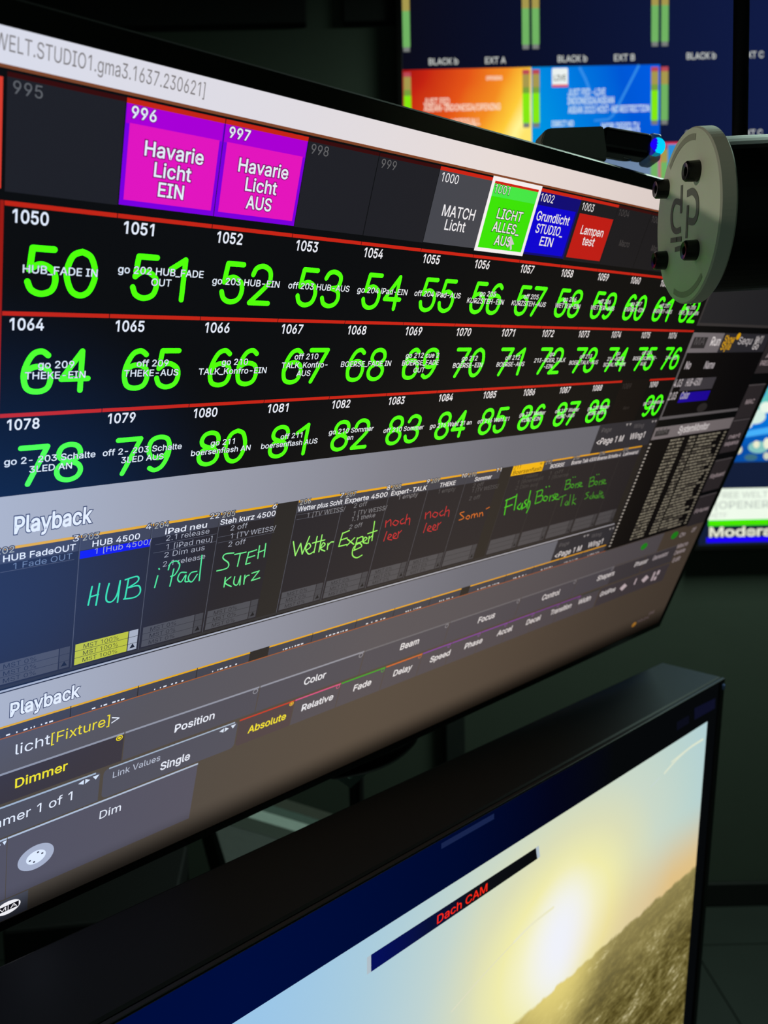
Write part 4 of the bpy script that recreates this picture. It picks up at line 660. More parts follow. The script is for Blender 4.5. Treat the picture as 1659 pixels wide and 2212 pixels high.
for (u0, u1, s, x, y, xr, c, sel) in ATTR:
    a = art(); a.rrect(u0 + .001, 1.0735, u1 - .001, 1.1440, .009, T(82, 68, 68) if sel else T(84, 79, 84), 1, (0, 0, 0, 1 if sel else 0)); a.rect(u0 + .001, 1.0735, u1 - .001, 1.0772, T(*c), 1.3)
    a.tpx(s, x, y, xr, .0185 if sel else .0175, T(255, 232, 44) if sel else WHITE, 2, bold=.020)
    cmat = T(250, 190, 30) if sel else T(*[int(q * .8 + 30) for q in c]); a.ring(u1 - .008, 1.0810, .0055, .0016, cmat, 2, 16)
    if sel: a.disc(u1 - .008, 1.0810, .0025, .0025, cmat, 2, 10)
    a.build('attribute_button', scr, 'selected attribute button with yellow lettering' if sel else None)
def arrows(a, u, v, k=1.0):
    g = T(226, 232, 238)
    a.poly([(u, v), (u + .010 * k, v - .0055), (u + .010 * k, v + .0055)], g, 2); a.poly([(u + .0215 * k, v), (u + .0125 * k, v - .0055), (u + .0125 * k, v + .0055)], g, 2); a.poly([(u + .0255 * k, v - .005), (u + .0375 * k, v - .005), (u + .0315 * k, v + .0045)], g, 2)
GT2 = T(84, 82, 90); TL = T(170, 182, 194)
a = art(); a.rrect(U0, 1.0745, .1812, 1.1455, .008, GT2, 1, (0, 1, 0, 0)); a.rect(U0, 1.0735, .173, 1.0775, TL, 1.2)
a.tpx('Dimmer 1 of 1', -58, 1808, 155, .0205, WHITE, 2, bold=.004); arrows(a, .142, 1.0855); a.build('attribute_button', scr)
a = art(); a.rrect(.1875, 1.0745, .4640, 1.1450, .011, GT2, 1); a.rect(.197, 1.0738, .4560, 1.0772, TL, 1.2)
a.tpx('Link Values', 243, 1680, 345, .0145, T(196, 198, 206), 2); a.tpx('Single', 345, 1664, 409, .0190, WHITE, 2, bold=.022); arrows(a, .4215, 1.0850); a.build('attribute_button', scr, 'rounded selection button with two lines of lettering')
a = art(); a.rect(.0277, 1.1500, .3842, 1.3005, T(88, 84, 94), 1); a.rect(.0277, 1.1490, .3842, 1.1532, T(186, 194, 204), 1.3); a.rect(U0, 1.1500, .0266, 1.3005, T(88, 84, 94), 1); a.rect(U0, 1.1490, .0266, 1.1532, T(186, 194, 204), 1.3)
a.tpx('Dim', 214, 1769, 260, .0195, WHITE, 2, bold=.004)
a.disc(.0765, 1.2255, .0310, .0300, T(176, 178, 190), 2, 48); a.disc(.0765, 1.2255, .0168, .0160, T(236, 238, 244), 2.3, 40)
for (dx, dy) in ((-.0105, .0035), (.0105, -.0035), (.003, -.0105), (-.003, .0105)): a.rect(.0765 + dx - .0018, 1.2255 + dy - .0018, .0765 + dx + .0018, 1.2255 + dy + .0018, T(60, 60, 70), 2.5)
arrows(a, .004, 1.160, .6); a.build('encoder_panel', scr)
a = art(); a.rect(U0, 1.3035, .0662, 1.3560, T(84, 84, 92), 1); a.disc(.0320, 1.3262, .0215, .0165, E(240, 240, 246), 2, 40); a.rect(.0135, 1.3195, .0318, 1.3330, T(26, 24, 34), 2.2); a.rect(.0330, 1.3195, .0505, 1.3330, T(26, 24, 34), 2.2)
a.text('M', .0165, 1.3308, .0092, E(235, 235, 240), 2.5, width=.0125); a.text('A', .0358, 1.3308, .0092, E(235, 235, 240), 2.5, width=.0120); a.build('corner_tab', scr, 'grey tab with oval MA badge')

# ---- windows down the right side of the touchscreen
def uvp(*pts): return [S1.uv(*q) for q in pts]
GB = T(104, 102, 104)
a = art()
v_t = S1.uv(1502, 703)[1]
a.rect(1.708, .010, 2.20, v_t, T(64, 62, 62), 1); a.rect(1.7165, .018, 2.195, v_t - .0075, T(43, 44, 47), 1.2); a.build('empty_window', scr)
a = art(); v0 = S1.uv(1497, 718)[1]; v1 = S1.uv(1427, 903)[1]
a.rect(1.708, v0, 2.195, v1 + .006, GB, 1); a.rect(1.7165, v0 + .005, 2.195, v1 - .003, T(16, 15, 16), 1.2)
vh = S1.uv(1484, 762)[1]; uh = S1.u_at(1557, (v0 + vh) / 2)
a.rect(1.708, v0, uh, vh, T(126, 122, 126), 1.3); a.rect(uh, v0, 2.195, vh, T(50, 50, 56), 1.3)
a.rect(1.722, v0 + .012, 1.80, vh - .012, T(52, 50, 52), 1.5); a.text('MA', 1.733, vh - .022, .022, T(96, 94, 96), 2, width=.056)
a.text('Run', uh - .062, vh - .020, .024, WHITE, 2, width=.054, bold=.02); a.text('Show', uh + .012, v0 + .028, .022, T(244, 186, 20), 2, width=.065, bold=.02); a.text('Style', uh + .010, vh - .008, .021, T(244, 186, 20), 2, width=.06, bold=.02); a.disc(uh + .092, v0 + .008, .012, .010, T(244, 186, 20), 2)
a.text('Sequ', uh + .105, vh - .024, .021, T(210, 208, 210), 2, width=.09, bold=.01); a.text('Me(1)', uh + .215, v0 + .026, .02, WHITE, 2, width=.05, bold=.01); a.text('Go', uh + .215, vh - .008, .02, WHITE, 2, width=.04, bold=.01)
GW = T(206, 202, 206)
a.tpx('No', 1477, 797, 1489, .021, GW, 2, bold=.02); a.tpx('Name', 1519, 796, 1540, .021, GW, 2, bold=.02)
q = uvp((1477, 818), (1548, 813), (1541, 838), (1470, 846)); a.rect(q[0][0], q[0][1], q[1][0], q[3][1] - .002, T(70, 68, 74), 1.5); a.tpx('HUB-4500', 1479, 834, 1511, .021, GW, 2, bold=.02); a.tpx('4.03', 1453, 836, 1470, .021, GW, 2, bold=.02)
q = uvp((1472, 847), (1537, 838), (1530, 863), (1464, 870)); a.rect(q[0][0], q[0][1] + .002, q[1][0], q[3][1], T(34, 8, 176), 1.5); a.tpx('Color', 1467, 862, 1485, .021, GW, 2, bold=.02); a.tpx('2.03', 1441, 864, 1458, .021, GW, 2, bold=.02)
q = S1.uv(1516, 880); a.disc(q[0], q[1], .030, .014, T(48, 46, 46), 2)
a.build('sequence_window', scr)
a = art(); v0 = S1.uv(1410, 925)[1]; vh = S1.uv(1399, 952)[1]; vb = .9262
a.rect(1.708, v0, 2.195, vh, T(132, 126, 128), 1); a.rect(1.708, vh, 2.195, vb, T(20, 18, 18), .8)
a.rect(1.718, v0 + .010, 1.795, vh - .010, T(62, 60, 60), 1.5); a.text('MA', 1.728, vh - .016, .018, T(100, 98, 98), 2, width=.056); a.tpx('SystemMonitor', 1463, 936, 1528, .022, WHITE, 2, bold=.02)
TX, TX2 = T(150, 146, 128), T(96, 92, 82)
k = 0; v = vh + .008
while v < vb - .012:
    a.rect(1.709, v + .002, 1.7185, v + .0066, T(200, 196, 186), 2)
    for (x0, x1) in ((1.825, 1.862), (1.867, 1.905), (1.94, 1.985)):
        x = x0
        while x < x1: wd = min(random.uniform(.008, .018), x1 - x); a.rect(x, v, x + wd, v + .0058, TX if random.random() < .8 else TX2, 2); x += wd + .003
    x = 1.995; e = random.uniform(2.10, 2.155)
    while x < e: wd = random.uniform(.012, .035); a.rect(x, v, x + wd, v + .0055, TX if random.random() < .8 else TX2, 2); x += wd + .004
    a.rect(2.166, v + .001, 2.182, v + .0062, TX, 2)
    v += .0109
a.rect(1.700, .5030, 1.708, vb, T(40, 38, 38), 1)
a.build('system_monitor_window', scr)
LBLS = ['Menu', 'MAC', 'next', 'Clear', 'Learn', 'preset', 'Help', 'View', 'Go', 'Exec']
for (x, y, ss) in ((1647, 765, ('ALL', 'PRESET')), (1606, 866, ('MAC',)), (1580, 940, ('next', 'sequence')), (1541, 1025, ('Keyboard',)), (1507, 1101, ('Fixtures',))):
    a = art(); q = S1.uv(x, y)
    a.rect(2.200, q[1] - .050, U1 - .002, q[1] + .062, T(54, 50, 52), 1); a.rect(2.200, q[1] - .054, U1 - .002, q[1] - .050, T(92, 88, 90), 1.3)
    for i, s in enumerate(ss): a.text(s, 2.262, q[1] + .012 + .024 * i, .0155, T(196, 182, 186), 2, width=min(.10, .017 * len(s) + .012), align='C', bold=.01)
    a.build('side_button', scr)
a = art()                                               # transport keys and status icons at the lower right
a.rect(1.80, 1.0020, 1.985, 1.0046, T(96, 92, 94), 1.3); a.rect(1.99, 1.0020, 2.195, 1.0046, T(96, 92, 94), 1.3); a.rect(1.80, 1.0046, 1.985, 1.068, T(70, 66, 70), 1); a.rect(1.99, 1.0046, 2.195, 1.068, T(70, 66, 70), 1)
a.tpx('Phaser', 1369, 1225, 1397, .018, WHITE, 2, bold=.01); a.tpx('Generator', 1408, 1211, 1441, .018, T(206, 198, 202), 2, bold=.01)
for (s, x, y, xr) in (('Macro', 1461, 1185, 1484), ('Delete', 1455, 1199, 1478), ('Edit', 1451, 1215, 1467), ('On', 1466, 1161, 1478), ('Off', 1492, 1150, 1500)): a.tpx(s, x, y, xr, .017, T(196, 186, 190), 2, bold=.01)
a.rect(1.77, 1.0735, 2.195, 1.076, T(80, 76, 78), 1.2); a.rect(1.77, 1.076, 2.195, 1.144, T(72, 66, 70), 1)
IC = T(214, 200, 206)
def blob(x, y, du, dv): q = S1.uv(x, y); a.poly([(q[0] - du, q[1]), (q[0], q[1] - dv), (q[0] + du, q[1]), (q[0], q[1] + dv)], IC, 2)
blob(1346, 1268, .022, .014); q = S1.uv(1372, 1256); a.rect(q[0] - .004, q[1] - .012, q[0] + .004, q[1] + .012, IC, 2); blob(1393, 1250, .024, .015)
q = S1.uv(1415, 1243); a.rect(q[0] - .02, q[1] - .018, q[0] - .008, q[1] + .018, IC, 2); a.rect(q[0] + .006, q[1] - .018, q[0] + .022, q[1], IC, 2); a.rect(q[0] + .0, q[1] + .006, q[0] + .016, q[1] + .02, IC, 2)
q = S1.uv(1369, 1349); a.disc(q[0], q[1], .014, .010, T(226, 160, 60), 2)
for (x, y, xr, s) in ((1375, 1346, 1400, '10:24'), (1401, 1328, 1412, 'DE')): a.tpx(s, x, y, xr, .011, T(150, 132, 138), 2)
a.build('transport_panel', scr)

# arm that carries the touchscreen from the desk behind
def in_local(M, p): return M.inverted() @ Vector(p)
def lbx(u, v, w_): return Vector((u * SC, -v * SC, w_))
br = at(772, 1722, 1.02)
arm_top = in_local(S1.M, at(775, 1668, .99)); 
armbm = tube_bm(spline([lbx(1.1, .65, -.06), lbx(1.1, .66, -.10), lbx(1.1, .75, -.13), in_local(S1.M, (br.x, br.y, br.z + .12)), in_local(S1.M, (br.x, br.y, .74))], 8), .010, 16)
bm_obj('support_arm', armbm, m_black, ts, True)
hand = [at(706, 1668, .60), at(752, 1650, .605), at(802, 1634, .615), at(850, 1614, .63), at(893, 1588, .65)]
hb = tube_bm([in_local(S1.M, p) for p in spline(hand, 8)], [.004 + .0072 * math.sin(math.pi * min(1, max(0, k / 32))) ** .6 for k in range(33)], 16)
bm_obj('grab_handle', hb, solid('satin_black_plastic', (9, 9, 9), .28), ts, True)

clipv = [(716, 1674), (757, 1703), (792, 1672), (782, 1662), (757, 1684), (734, 1664)]
bm = bmesh.new(); fwd = S1.n * -.004
f0 = [bm.verts.new(in_local(S1.M, at(x, y, .70))) for x, y in clipv]; f1 = [bm.verts.new(in_local(S1.M, at(x, y, .70) + fwd)) for x, y in clipv]
bm.faces.new(f0); bm.faces.new(f1[::-1])
for i in range(6): bm.faces.new((f0[i], f0[(i + 1) % 6], f1[(i + 1) % 6], f1[i]))
bm_obj('cable_clip', bm, solid('pale_grey_plastic', (150, 172, 164), .6), ts)
# ------------------------------------------------------------------ the lower monitor
H2 = c2w((2500 - CX, 940 - CY, F_PX)).normalized()
V2 = c2w((-395, 14056, F_PX)); V2 = (V2 - H2 * V2.dot(H2)).normalized()
ZL = .80
S2 = Plane(at(1562, 1462, ZL), H2, V2, 1.0)
lm = thing('broadcast_monitor', S2.M, 'lower thick black monitor showing a sunset city view with red lettering', 'monitor')
LWID, LHGT, TH = .70, .43, .064
m_lm = solid('dark_painted_metal', (24, 28, 29), .5, noise=.1, spec=.25)
bm_ = box_bm(-LWID, -LHGT, -TH, 0, 0, -.0008, .0025)
bm_obj('housing', bm_, m_lm, lm)
lcd_r = -.0135
lcd_r = S2.uv(1543, 1600)[0]; lcd_t = S2.uv(830, 1877)[1]; lcd_b = LHGT - .016; lcd_l = -LWID + .014
def fb_(bm, x0, v0, x1, v1): return box_bm(x0, -v1, -.001, x1, -v0, .0025, .0007, 2, bm)
bz = fb_(None, -LWID + .0005, .0005, -.0005, lcd_t); fb_(bz, -LWID + .0005, lcd_b, -.0005, LHGT - .0005); fb_(bz, lcd_r, lcd_t, -.0005, lcd_b); fb_(bz, -LWID + .0005, lcd_t, lcd_l, lcd_b)
bm_obj('bezel', bz, solid('dark_bezel_plastic', (10, 10, 11), .45), lm)
q0 = S2.uv(520, 2060); q1 = S2.uv(1330, 1590)
navy = ramp_mat((q0[0], 0, 0), (q1[0], 0, 0), [(0, (0, 13, 62)), (.45, (0, 10, 48)), (.75, (3, 5, 26)), (1, (6, 8, 10))])
a = Art(S2); a.rect(lcd_l, lcd_t, lcd_r, lcd_b, navy, 0); scr2 = a.build('screen', lm)
# picture of the evening sky
pic_t = S2.uv(1000, 1894)[1]; pic_r = S2.uv(1527, 1570)[0]
def sky_mat():
    m = bpy.data.materials.new('sunset_camera_picture'); m.use_nodes = True; nt = m.node_tree; nt.nodes.clear(); N, K = nt.nodes, nt.links
    o = N.new('ShaderNodeOutputMaterial'); e = N.new('ShaderNodeEmission'); K.new(e.outputs[0], o.inputs[0]); tc = N.new('ShaderNodeTexCoord')
    su = S2.uv(1210, 2032); sun = Vector((su[0], -su[1], 0)); ha = S2.uv(1110, 2212); hc = S2.uv(1500, 1872)
    ha, hc = Vector((ha[0], -ha[1], 0)), Vector((hc[0], -hc[1], 0)); hd = (hc - ha).normalized(); hn = Vector((-hd.y, hd.x, 0))
    def math_(op, x, y=None, z=None):
        n = N.new('ShaderNodeMath'); n.operation = op
        for i, q in enumerate((x, y, z)):
            if q is None: continue
            if isinstance(q, (int, float)): n.inputs[i].default_value = q
            else: K.new(q, n.inputs[i])
        return n.outputs[0]
    def dot(vec, origin):
        s = N.new('ShaderNodeVectorMath'); s.operation = 'SUBTRACT'; s.inputs[1].default_value = origin; K.new(tc.outputs['Object'], s.inputs[0])
        d = N.new('ShaderNodeVectorMath'); d.operation = 'DOT_PRODUCT'; d.inputs[1].default_value = vec; K.new(s.outputs[0], d.inputs[0]); return d.outputs['Value']
    along = dot(hd, sun); up = dot(hn, ha); ups = dot(hn, sun)
    def ramp(v, stops):
        r = N.new('ShaderNodeValToRGB'); el = r.color_ramp.elements; el[0].position, el[0].color = stops[0][0], L(stops[0][1]); el[1].position, el[1].color = stops[-1][0], L(stops[-1][1])
        for p, c in stops[1:-1]: k = el.new(p); k.color = L(c)
        K.new(v, r.inputs[0]); return r.outputs[0]
    def mix(f, c0, c1, typ='MIX'):
        n = N.new('ShaderNodeMix'); n.data_type = 'RGBA'; n.blend_type = typ
        for i, q in ((0, f), (6, c0), (7, c1)):
            if isinstance(q, (int, float, tuple)): n.inputs[i].default_value = q
            else: K.new(q, n.inputs[i])
        return n.outputs[2]
    r1 = math_('SQRT', math_('ADD', math_('POWER', math_('MULTIPLY', along, .72), 2.0), math_('POWER', ups, 2.0)))
    sky = ramp(math_('MULTIPLY', r1, 4.2), [(0, (246, 245, 226)), (.13, (245, 243, 208)), (.24, (240, 236, 172)), (.36, (220, 222, 184)), (.50, (202, 216, 200)), (.72, (186, 211, 206)), (1, (172, 206, 216))])
    # cooler towards one side of the picture
    lx = dot(Vector((1, 0, 0)), Vector((S2.uv(560, 2200)[0], 0, 0))); cool = math_('SUBTRACT', 1.0, math_('MULTIPLY', lx, 5.5)); cl = N.new('ShaderNodeClamp'); K.new(cool, cl.inputs[0])
    sky = mix(math_('MULTIPLY', cl.outputs[0], .8), sky, L((150, 196, 236)))
    core = math_('SQRT', math_('ADD', math_('POWER', math_('MULTIPLY', dot(Vector((1, 0, 0)), sun), 1.0), 2.0), math_('POWER', math_('MULTIPLY', dot(Vector((0, 1, 0)), sun), .8), 2.0)))
    cf = N.new('ShaderNodeMapRange'); cf.interpolation_type = 'SMOOTHSTEP'; cf.inputs[1].default_value = .004; cf.inputs[2].default_value = .058; cf.inputs[3].default_value = 1; cf.inputs[4].default_value = 0; K.new(core, cf.inputs[0])
    sky = mix(cf.outputs[0], sky, L((240, 242, 250)))
    # warm band on the skyline at the far side
    wx = math_('MULTIPLY', along, 5.0); wc = N.new('ShaderNodeClamp'); K.new(wx, wc.inputs[0])
    wu = N.new('ShaderNodeMapRange'); wu.interpolation_type = 'SMOOTHSTEP'; wu.inputs[1].default_value = 0; wu.inputs[2].default_value = .075; wu.inputs[3].default_value = 1; wu.inputs[4].default_value = 0; K.new(up, wu.inputs[0])
    sky = mix(math_('MULTIPLY', math_('MULTIPLY', wc.outputs[0], wu.outputs[0]), .9), sky, L((228, 190, 122)))
    n1 = N.new('ShaderNodeTexNoise'); n1.inputs['Scale'].default_value = 70; n1.inputs['Detail'].default_value = 6; K.new(tc.outputs['Object'], n1.inputs['Vector'])
    mp = N.new('ShaderNodeMapping'); mp.inputs['Rotation'].default_value = (0, 0, -math.atan2(hd.y, hd.x)); mp.inputs['Scale'].default_value = (.35, 1.0, 1); K.new(tc.outputs['Object'], mp.inputs[0])
    n2 = N.new('ShaderNodeTexNoise'); n2.inputs['Scale'].default_value = 240; n2.inputs['Detail'].default_value = 5; n2.inputs['Roughness'].default_value = .7; K.new(mp.outputs[0], n2.inputs['Vector'])
    n3 = N.new('ShaderNodeTexNoise'); n3.inputs['Scale'].default_value = 38; n3.inputs['Detail'].default_value = 3; K.new(mp.outputs[0], n3.inputs['Vector'])
    land = ramp(math_('ADD', math_('MULTIPLY', n2.outputs[0], .55), math_('MULTIPLY', n3.outputs[0], .47)), [(.38, (48, 42, 14)), (.46, (80, 70, 30)), (.54, (112, 102, 54)), (.60, (140, 130, 82)), (.66, (214, 204, 160))])
    haze = N.new('ShaderNodeMapRange'); haze.inputs[1].default_value = -.075; haze.inputs[2].default_value = 0; haze.inputs[3].default_value = 0; haze.inputs[4].default_value = .55; K.new(up, haze.inputs[0])
    land = mix(haze.outputs[0], land, L((178, 164, 104)))
    gl = N.new('ShaderNodeMapRange'); gl.interpolation_type = 'SMOOTHSTEP'; gl.inputs[1].default_value = .02; gl.inputs[2].default_value = .095; gl.inputs[3].default_value = .85; gl.inputs[4].default_value = 0; K.new(core, gl.inputs[0])
    land = mix(gl.outputs[0], land, L((240, 222, 130)))
    edge = math_('ADD', up, math_('MULTIPLY', math_('SUBTRACT', n1.outputs[0], .5), .010))
    em = N.new('ShaderNodeMapRange'); em.inputs[1].default_value = -.0016; em.inputs[2].default_value = .0012; K.new(edge, em.inputs[0])
    K.new(mix(em.outputs[0], land, sky), e.inputs[0]); return m
a = Art(S2); a.rect(lcd_l + .01, pic_t, pic_r, lcd_b - .004, sky_mat(), 1); a.build('camera_picture', scr2, 'sunset sky over a hazy city skyline')
a = Art(S2)
wisp = E(222, 229, 206); 
for pts, wd, mt in (([(1435, 1670), (1462, 1640), (1490, 1615), (1518, 1597)], .0022, wisp), ([(1450, 1646), (1480, 1622), (1505, 1604)], .0014, wisp), ([(1405, 1700), (1425, 1680)], .0012, E(200, 216, 212)),
                    ([(975, 2185), (1040, 2110), (1110, 2035)], .0007, E(226, 222, 196)), ([(1110, 2035), (1150, 1995), (1195, 1960)], .0022, E(236, 234, 200))):
    a = Art(S2); a.hand([pts], wd, mt, 1.5); a.build('cloud_streak', scr2)
a = Art(S2)
t0 = S2.uv(801, 2062); t1 = S2.uv(1157, 1831); b0 = S2.uv(801, 2099)
vt, vb_ = t0[1], b0[1]; cap = E(176, 190, 200)
barm = ramp_mat((t0[0], 0, 0), (t1[0], 0, 0), [(0, (4, 14, 92)), (.3, (8, 16, 56)), (.55, (14, 16, 22)), (1, (8, 9, 11))])
bw = (S2.uv(1157, 1831)[1] + S2.uv(1160, 1855)[1]) / 2; dv = (vb_ - vt)
a.poly([t0, t1, S2.uv(1160, 1855), b0], barm, 2)
a.poly([S2.uv(792, 2068), t0, b0, S2.uv(792, 2105)], cap, 2); a.poly([t1, S2.uv(1163, 1826), S2.uv(1166, 1850), S2.uv(1160, 1855)], cap, 2)
dl = S2.uv(943, 1996); dr = S2.uv(1051, 1931)
a.text('Dach CAM', dl[0], dl[1], abs(S2.uv(943, 1996)[1] - S2.uv(943, 1977)[1]) * .92, E(255, 40, 20), 3, width=dr[0] - dl[0], bold=.012, slope=(t1[1] - t0[1]) / (t1[0] - t0[0]))
a.build('name_bar', scr2, 'dark bar reading Dach CAM in red')
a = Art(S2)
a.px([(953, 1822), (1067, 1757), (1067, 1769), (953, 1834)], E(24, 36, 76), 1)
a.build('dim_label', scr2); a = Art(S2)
a.px([(1500, 1530), (1545, 1508), (1544, 1530), (1500, 1555)], E(14, 16, 38), 1); a.build('dim_label', scr2); a = Art(S2); a.px([(1462, 1560), (1488, 1545), (1488, 1562), (1462, 1578)], E(11, 13, 26), 1)
a.build('dim_label', scr2)
lamp = lathe_bm([(0, .0016), (.0022, .0014), (.003, .0006), (.003, 0)], 20)
o = bm_obj('status_light', lamp, solid('dim_blue_lens', (110, 130, 190), .2), lm); q = S2.uv(1556, 1482); o.location = (q[0] + .0, -q[1], .0028)
# stand of the lower monitor
DESKZ = .64
sbm = box_bm(-.42, -.012, -.10, -.28, .012, .06, .004)
foot_z = S2.P(-.35, LHGT).z - DESKZ
st = box_bm(-.50, -LHGT - foot_z + .016, -.10, -.20, -LHGT - foot_z + .030, .07, .005); box_bm(-.39, -LHGT - foot_z + .022, -.055, -.31, -LHGT + .03, -.02, .004, 2, st)
bm_obj('stand', st, m_lm, lm)

# ------------------------------------------------------------------ desk carrying both monitors
dx = Vector((H2.x, H2.y, 0)).normalized(); dy = Vector((-dx.y, dx.x, 0)); dz = Vector((0, 0, 1))
dcen = S2.P(-.35, LHGT, -.05); 
dk = thing('control_desk', frame(dx, dy, dz, Vector((dcen.x, dcen.y, 0))), 'dark control desk standing under the lower monitor', 'desk')
m_desk = solid('dark_desk_laminate', (34, 36, 36), .5)
bm_obj('desk_top', box_bm(-.95, -.28, DESKZ - .03, .33, .42, DESKZ, .004), m_desk, dk)
for x in (-.9, .25): bm_obj('leg', box_bm(x, -.22, 0, x + .05, .36, DESKZ - .03, .004), m_desk, dk)

# ------------------------------------------------------------------ wall displays
WD = 2.20
def wall_plane(px, py): return Plane(wall_uv(px, py, WD), Vector((1, 0, 0)), Vector((0, 0, -1)), 1.0)
PXM = (WALLY - .05) / F_PX * 1.0
P3 = wall_plane(866, -20)
mv_ = thing('wall_display', P3.M, 'large wall multiviewer display with audio meters, orange and blue pictures', 'display')
pu, pv = PXM * 267.5, PXM * 157.0
DW, DH = pu * 4.0, pv * 4.0
def hbox(pl, u0, v0, w0, u1, v1, w1, bev=0.0, bm=None): return box_bm(u0, -v1, w0, u1, -v0, w1, bev, 2, bm)
bzw = .015
def display_case(parent, W, H):
    bm_obj('housing', hbox(None, -bzw, -bzw, -.048, W + bzw, H + bzw, -.002, .004), m_black, parent)
    b = hbox(None, -bzw + .001, -bzw + .001, -.003, W + bzw - .001, 0, .003, .001); hbox(None, -bzw + .001, H, -.003, W + bzw - .001, H + bzw - .001, .003, .001, b)
    hbox(None, -bzw + .001, 0, -.003, 0, H, .003, .001, b); hbox(None, W, 0, -.003, W + bzw - .001, H, .003, .001, b); bm_obj('bezel', b, m_bezel, parent)
display_case(mv_, DW, DH)
nb = ramp_mat((0, 0, 0), (DW * .75, 0, 0), [(0, (11, 12, 26)), (.35, (10, 16, 42)), (1, (17, 28, 70))])
a = Art(P3); a.rect(0, 0, DW, DH, nb, 0); scr3 = a.build('screen', mv_)
k = PXM
LBW = E(196, 200, 196)
ML = .0006 / LV
def meter(a, u, v, bright):
    wd = 15 * k
    a.rect(u, v + 5 * k, u + wd, v + 14 * k, E(186, 74, 86), 2); a.rect(u, v + 14 * k, u + wd, v + 40 * k, E(166, 152, 78), 2)
    if bright: a.rect(u, v + 40 * k, u + wd, v + 52 * k, E(120, 160, 60), 2); a.rect(u, v + 52 * k, u + wd, v + 112 * k, E(132, 232, 18), 2)
    else: a.rect(u, v + 40 * k, u + wd, v + 112 * k, E(112, 178, 98), 2)
    a.rect(u + 1 * k, v + 112 * k, u + wd - 1 * k, v + 121 * k, E(120, 124, 122), 2)
def mcell(c, r, pic=None, frame_=None, labels=('BLACK b', 'EXT A'), bright=False):
    u, v = c * pu, r * pv; a = Art(P3)
    if pic is not None: pic(a, u, v)
    if frame_ is not None:
        t = 4 * k
        a.rect(u, v, u + pu, v + t, frame_, 1.6); a.rect(u, v, u + t, v + pv * .95, frame_, 1.6); a.rect(u + pu - t, v, u + pu, v + pv * .95, frame_, 1.6)
    for mu in (2, 249): b = Art(P3); meter(b, u + mu * k, v, bright); b.build('level_meter', scr3)
    if pic is None:
        for t, lx_, wd in ((labels[0], 55, 61), (labels[1], 172, 43)):
            b = Art(P3); b.text(t, u + lx_ * k, v + 148 * k, 12.5 * k, LBW, 2, width=wd * k, bold=.02); b.build('source_label', scr3)
        return
    a.build('picture_tile', scr3)
def orange(a, u, v):
    p0 = (u, -(v + 20 * k), 0); p1 = (u + pu, -(v + pv), 0)
    a.rect(u, v, u + pu, v + pv, ramp_mat(p0, p1, [(0, (150, 10, 14)), (.18, (196, 36, 18)), (.45, (228, 84, 24)), (.68, (244, 140, 34)), (.84, (255, 206, 60)), (.94, (255, 246, 150)), (1, (255, 230, 110))], .12, 7), 1)
    TW = E(250, 226, 206)
    for s, x, y, wd in (('OPENING', 173, 24, 34), ('JUST FED', 43, 71, 54), ('ASEAN-INDONESIA/OPENING', 43, 84, 160), ('CAMERA - ACCESS/ALL', 44, 113, 116), ('ASEAN TEAM TBD', 44, 126, 108)):
        a.text(s, u + x * k, v + y * k, (13 if wd > 40 else 8) * k, TW, 2, width=wd * k, bold=.02)
    a.rect(u + 205 * k, v + 142 * k, u + 232 * k, v + 152 * k, E(150, 92, 36), 2)
def blue(a, u, v):
    a.rect(u, v, u + pu, v + pv, ramp_mat((u, -v - .6 * pv, 0), (u + pu, -v, 0), [(0, (0, 152, 226)), (.4, (0, 124, 224)), (.75, (0, 88, 214)), (1, (0, 92, 226))], .1, 6), 1)
    SB = E(50, 140, 232)
    a.stroke([(u + 100 * k, v + 2 * k), (u + 112 * k, v + 25 * k), (u + 122 * k, v + 50 * k)], 6 * k, SB, 1.3, False); a.stroke([(u + 224 * k, v), (u + 196 * k, v + 52 * k), (u + 170 * k, v + 100 * k), (u + 160 * k, v + 108 * k), (u + 130 * k, v + 110 * k)], 5 * k, SB, 1.3, False)
    a.rrect(u + 43 * k, v + 3 * k, u + 76 * k, v + 40 * k, 3 * k, E(236, 242, 240), 2); a.rect(u + 43 * k, v + 36 * k, u + 76 * k, v + 41 * k, E(226, 84, 100), 2.2); a.text('LIVE', u + 47 * k, v + 28 * k, 11 * k, E(70, 88, 80), 2.4, width=25 * k, bold=.02)
    TW = E(214, 234, 244)
    for s, x, y, wd in (('JUST FED -LIVE', 76, 59, 78), ('INDONESIA/ASEAN', 75, 76, 97), ('ASEAN 2023 HOST-NO RESTRICTION', 76, 94, 170), ('DIRECT MD', 42, 120, 46), ('WORLDFEED TV', 145, 129, 80), ('ASEAN 2023', 156, 141, 70), ('ASEAN 2023 EXT LIVE', 24, 154, 120)):
        a.text(s, u + x * k, v + y * k, 13.5 * k if wd > 60 else 11 * k, TW, 2, width=wd * k, bold=.02)
    a.rect(u + 42 * k, v + 125 * k, u + 72 * k, v + 132 * k, E(206, 92, 136), 2); a.rect(u + 42 * k, v + 135 * k, u + 72 * k, v + 141 * k, E(110, 190, 226), 2)
def flat(c):
    def f(a, u, v): a.rect(u, v, u + pu, v + pv * .94, ramp_mat((u, -v, 0), (u + pu, -v - pv, 0), [(0, [int(q * .9) for q in c]), (1, c)], .3, 8), 1)
    return f
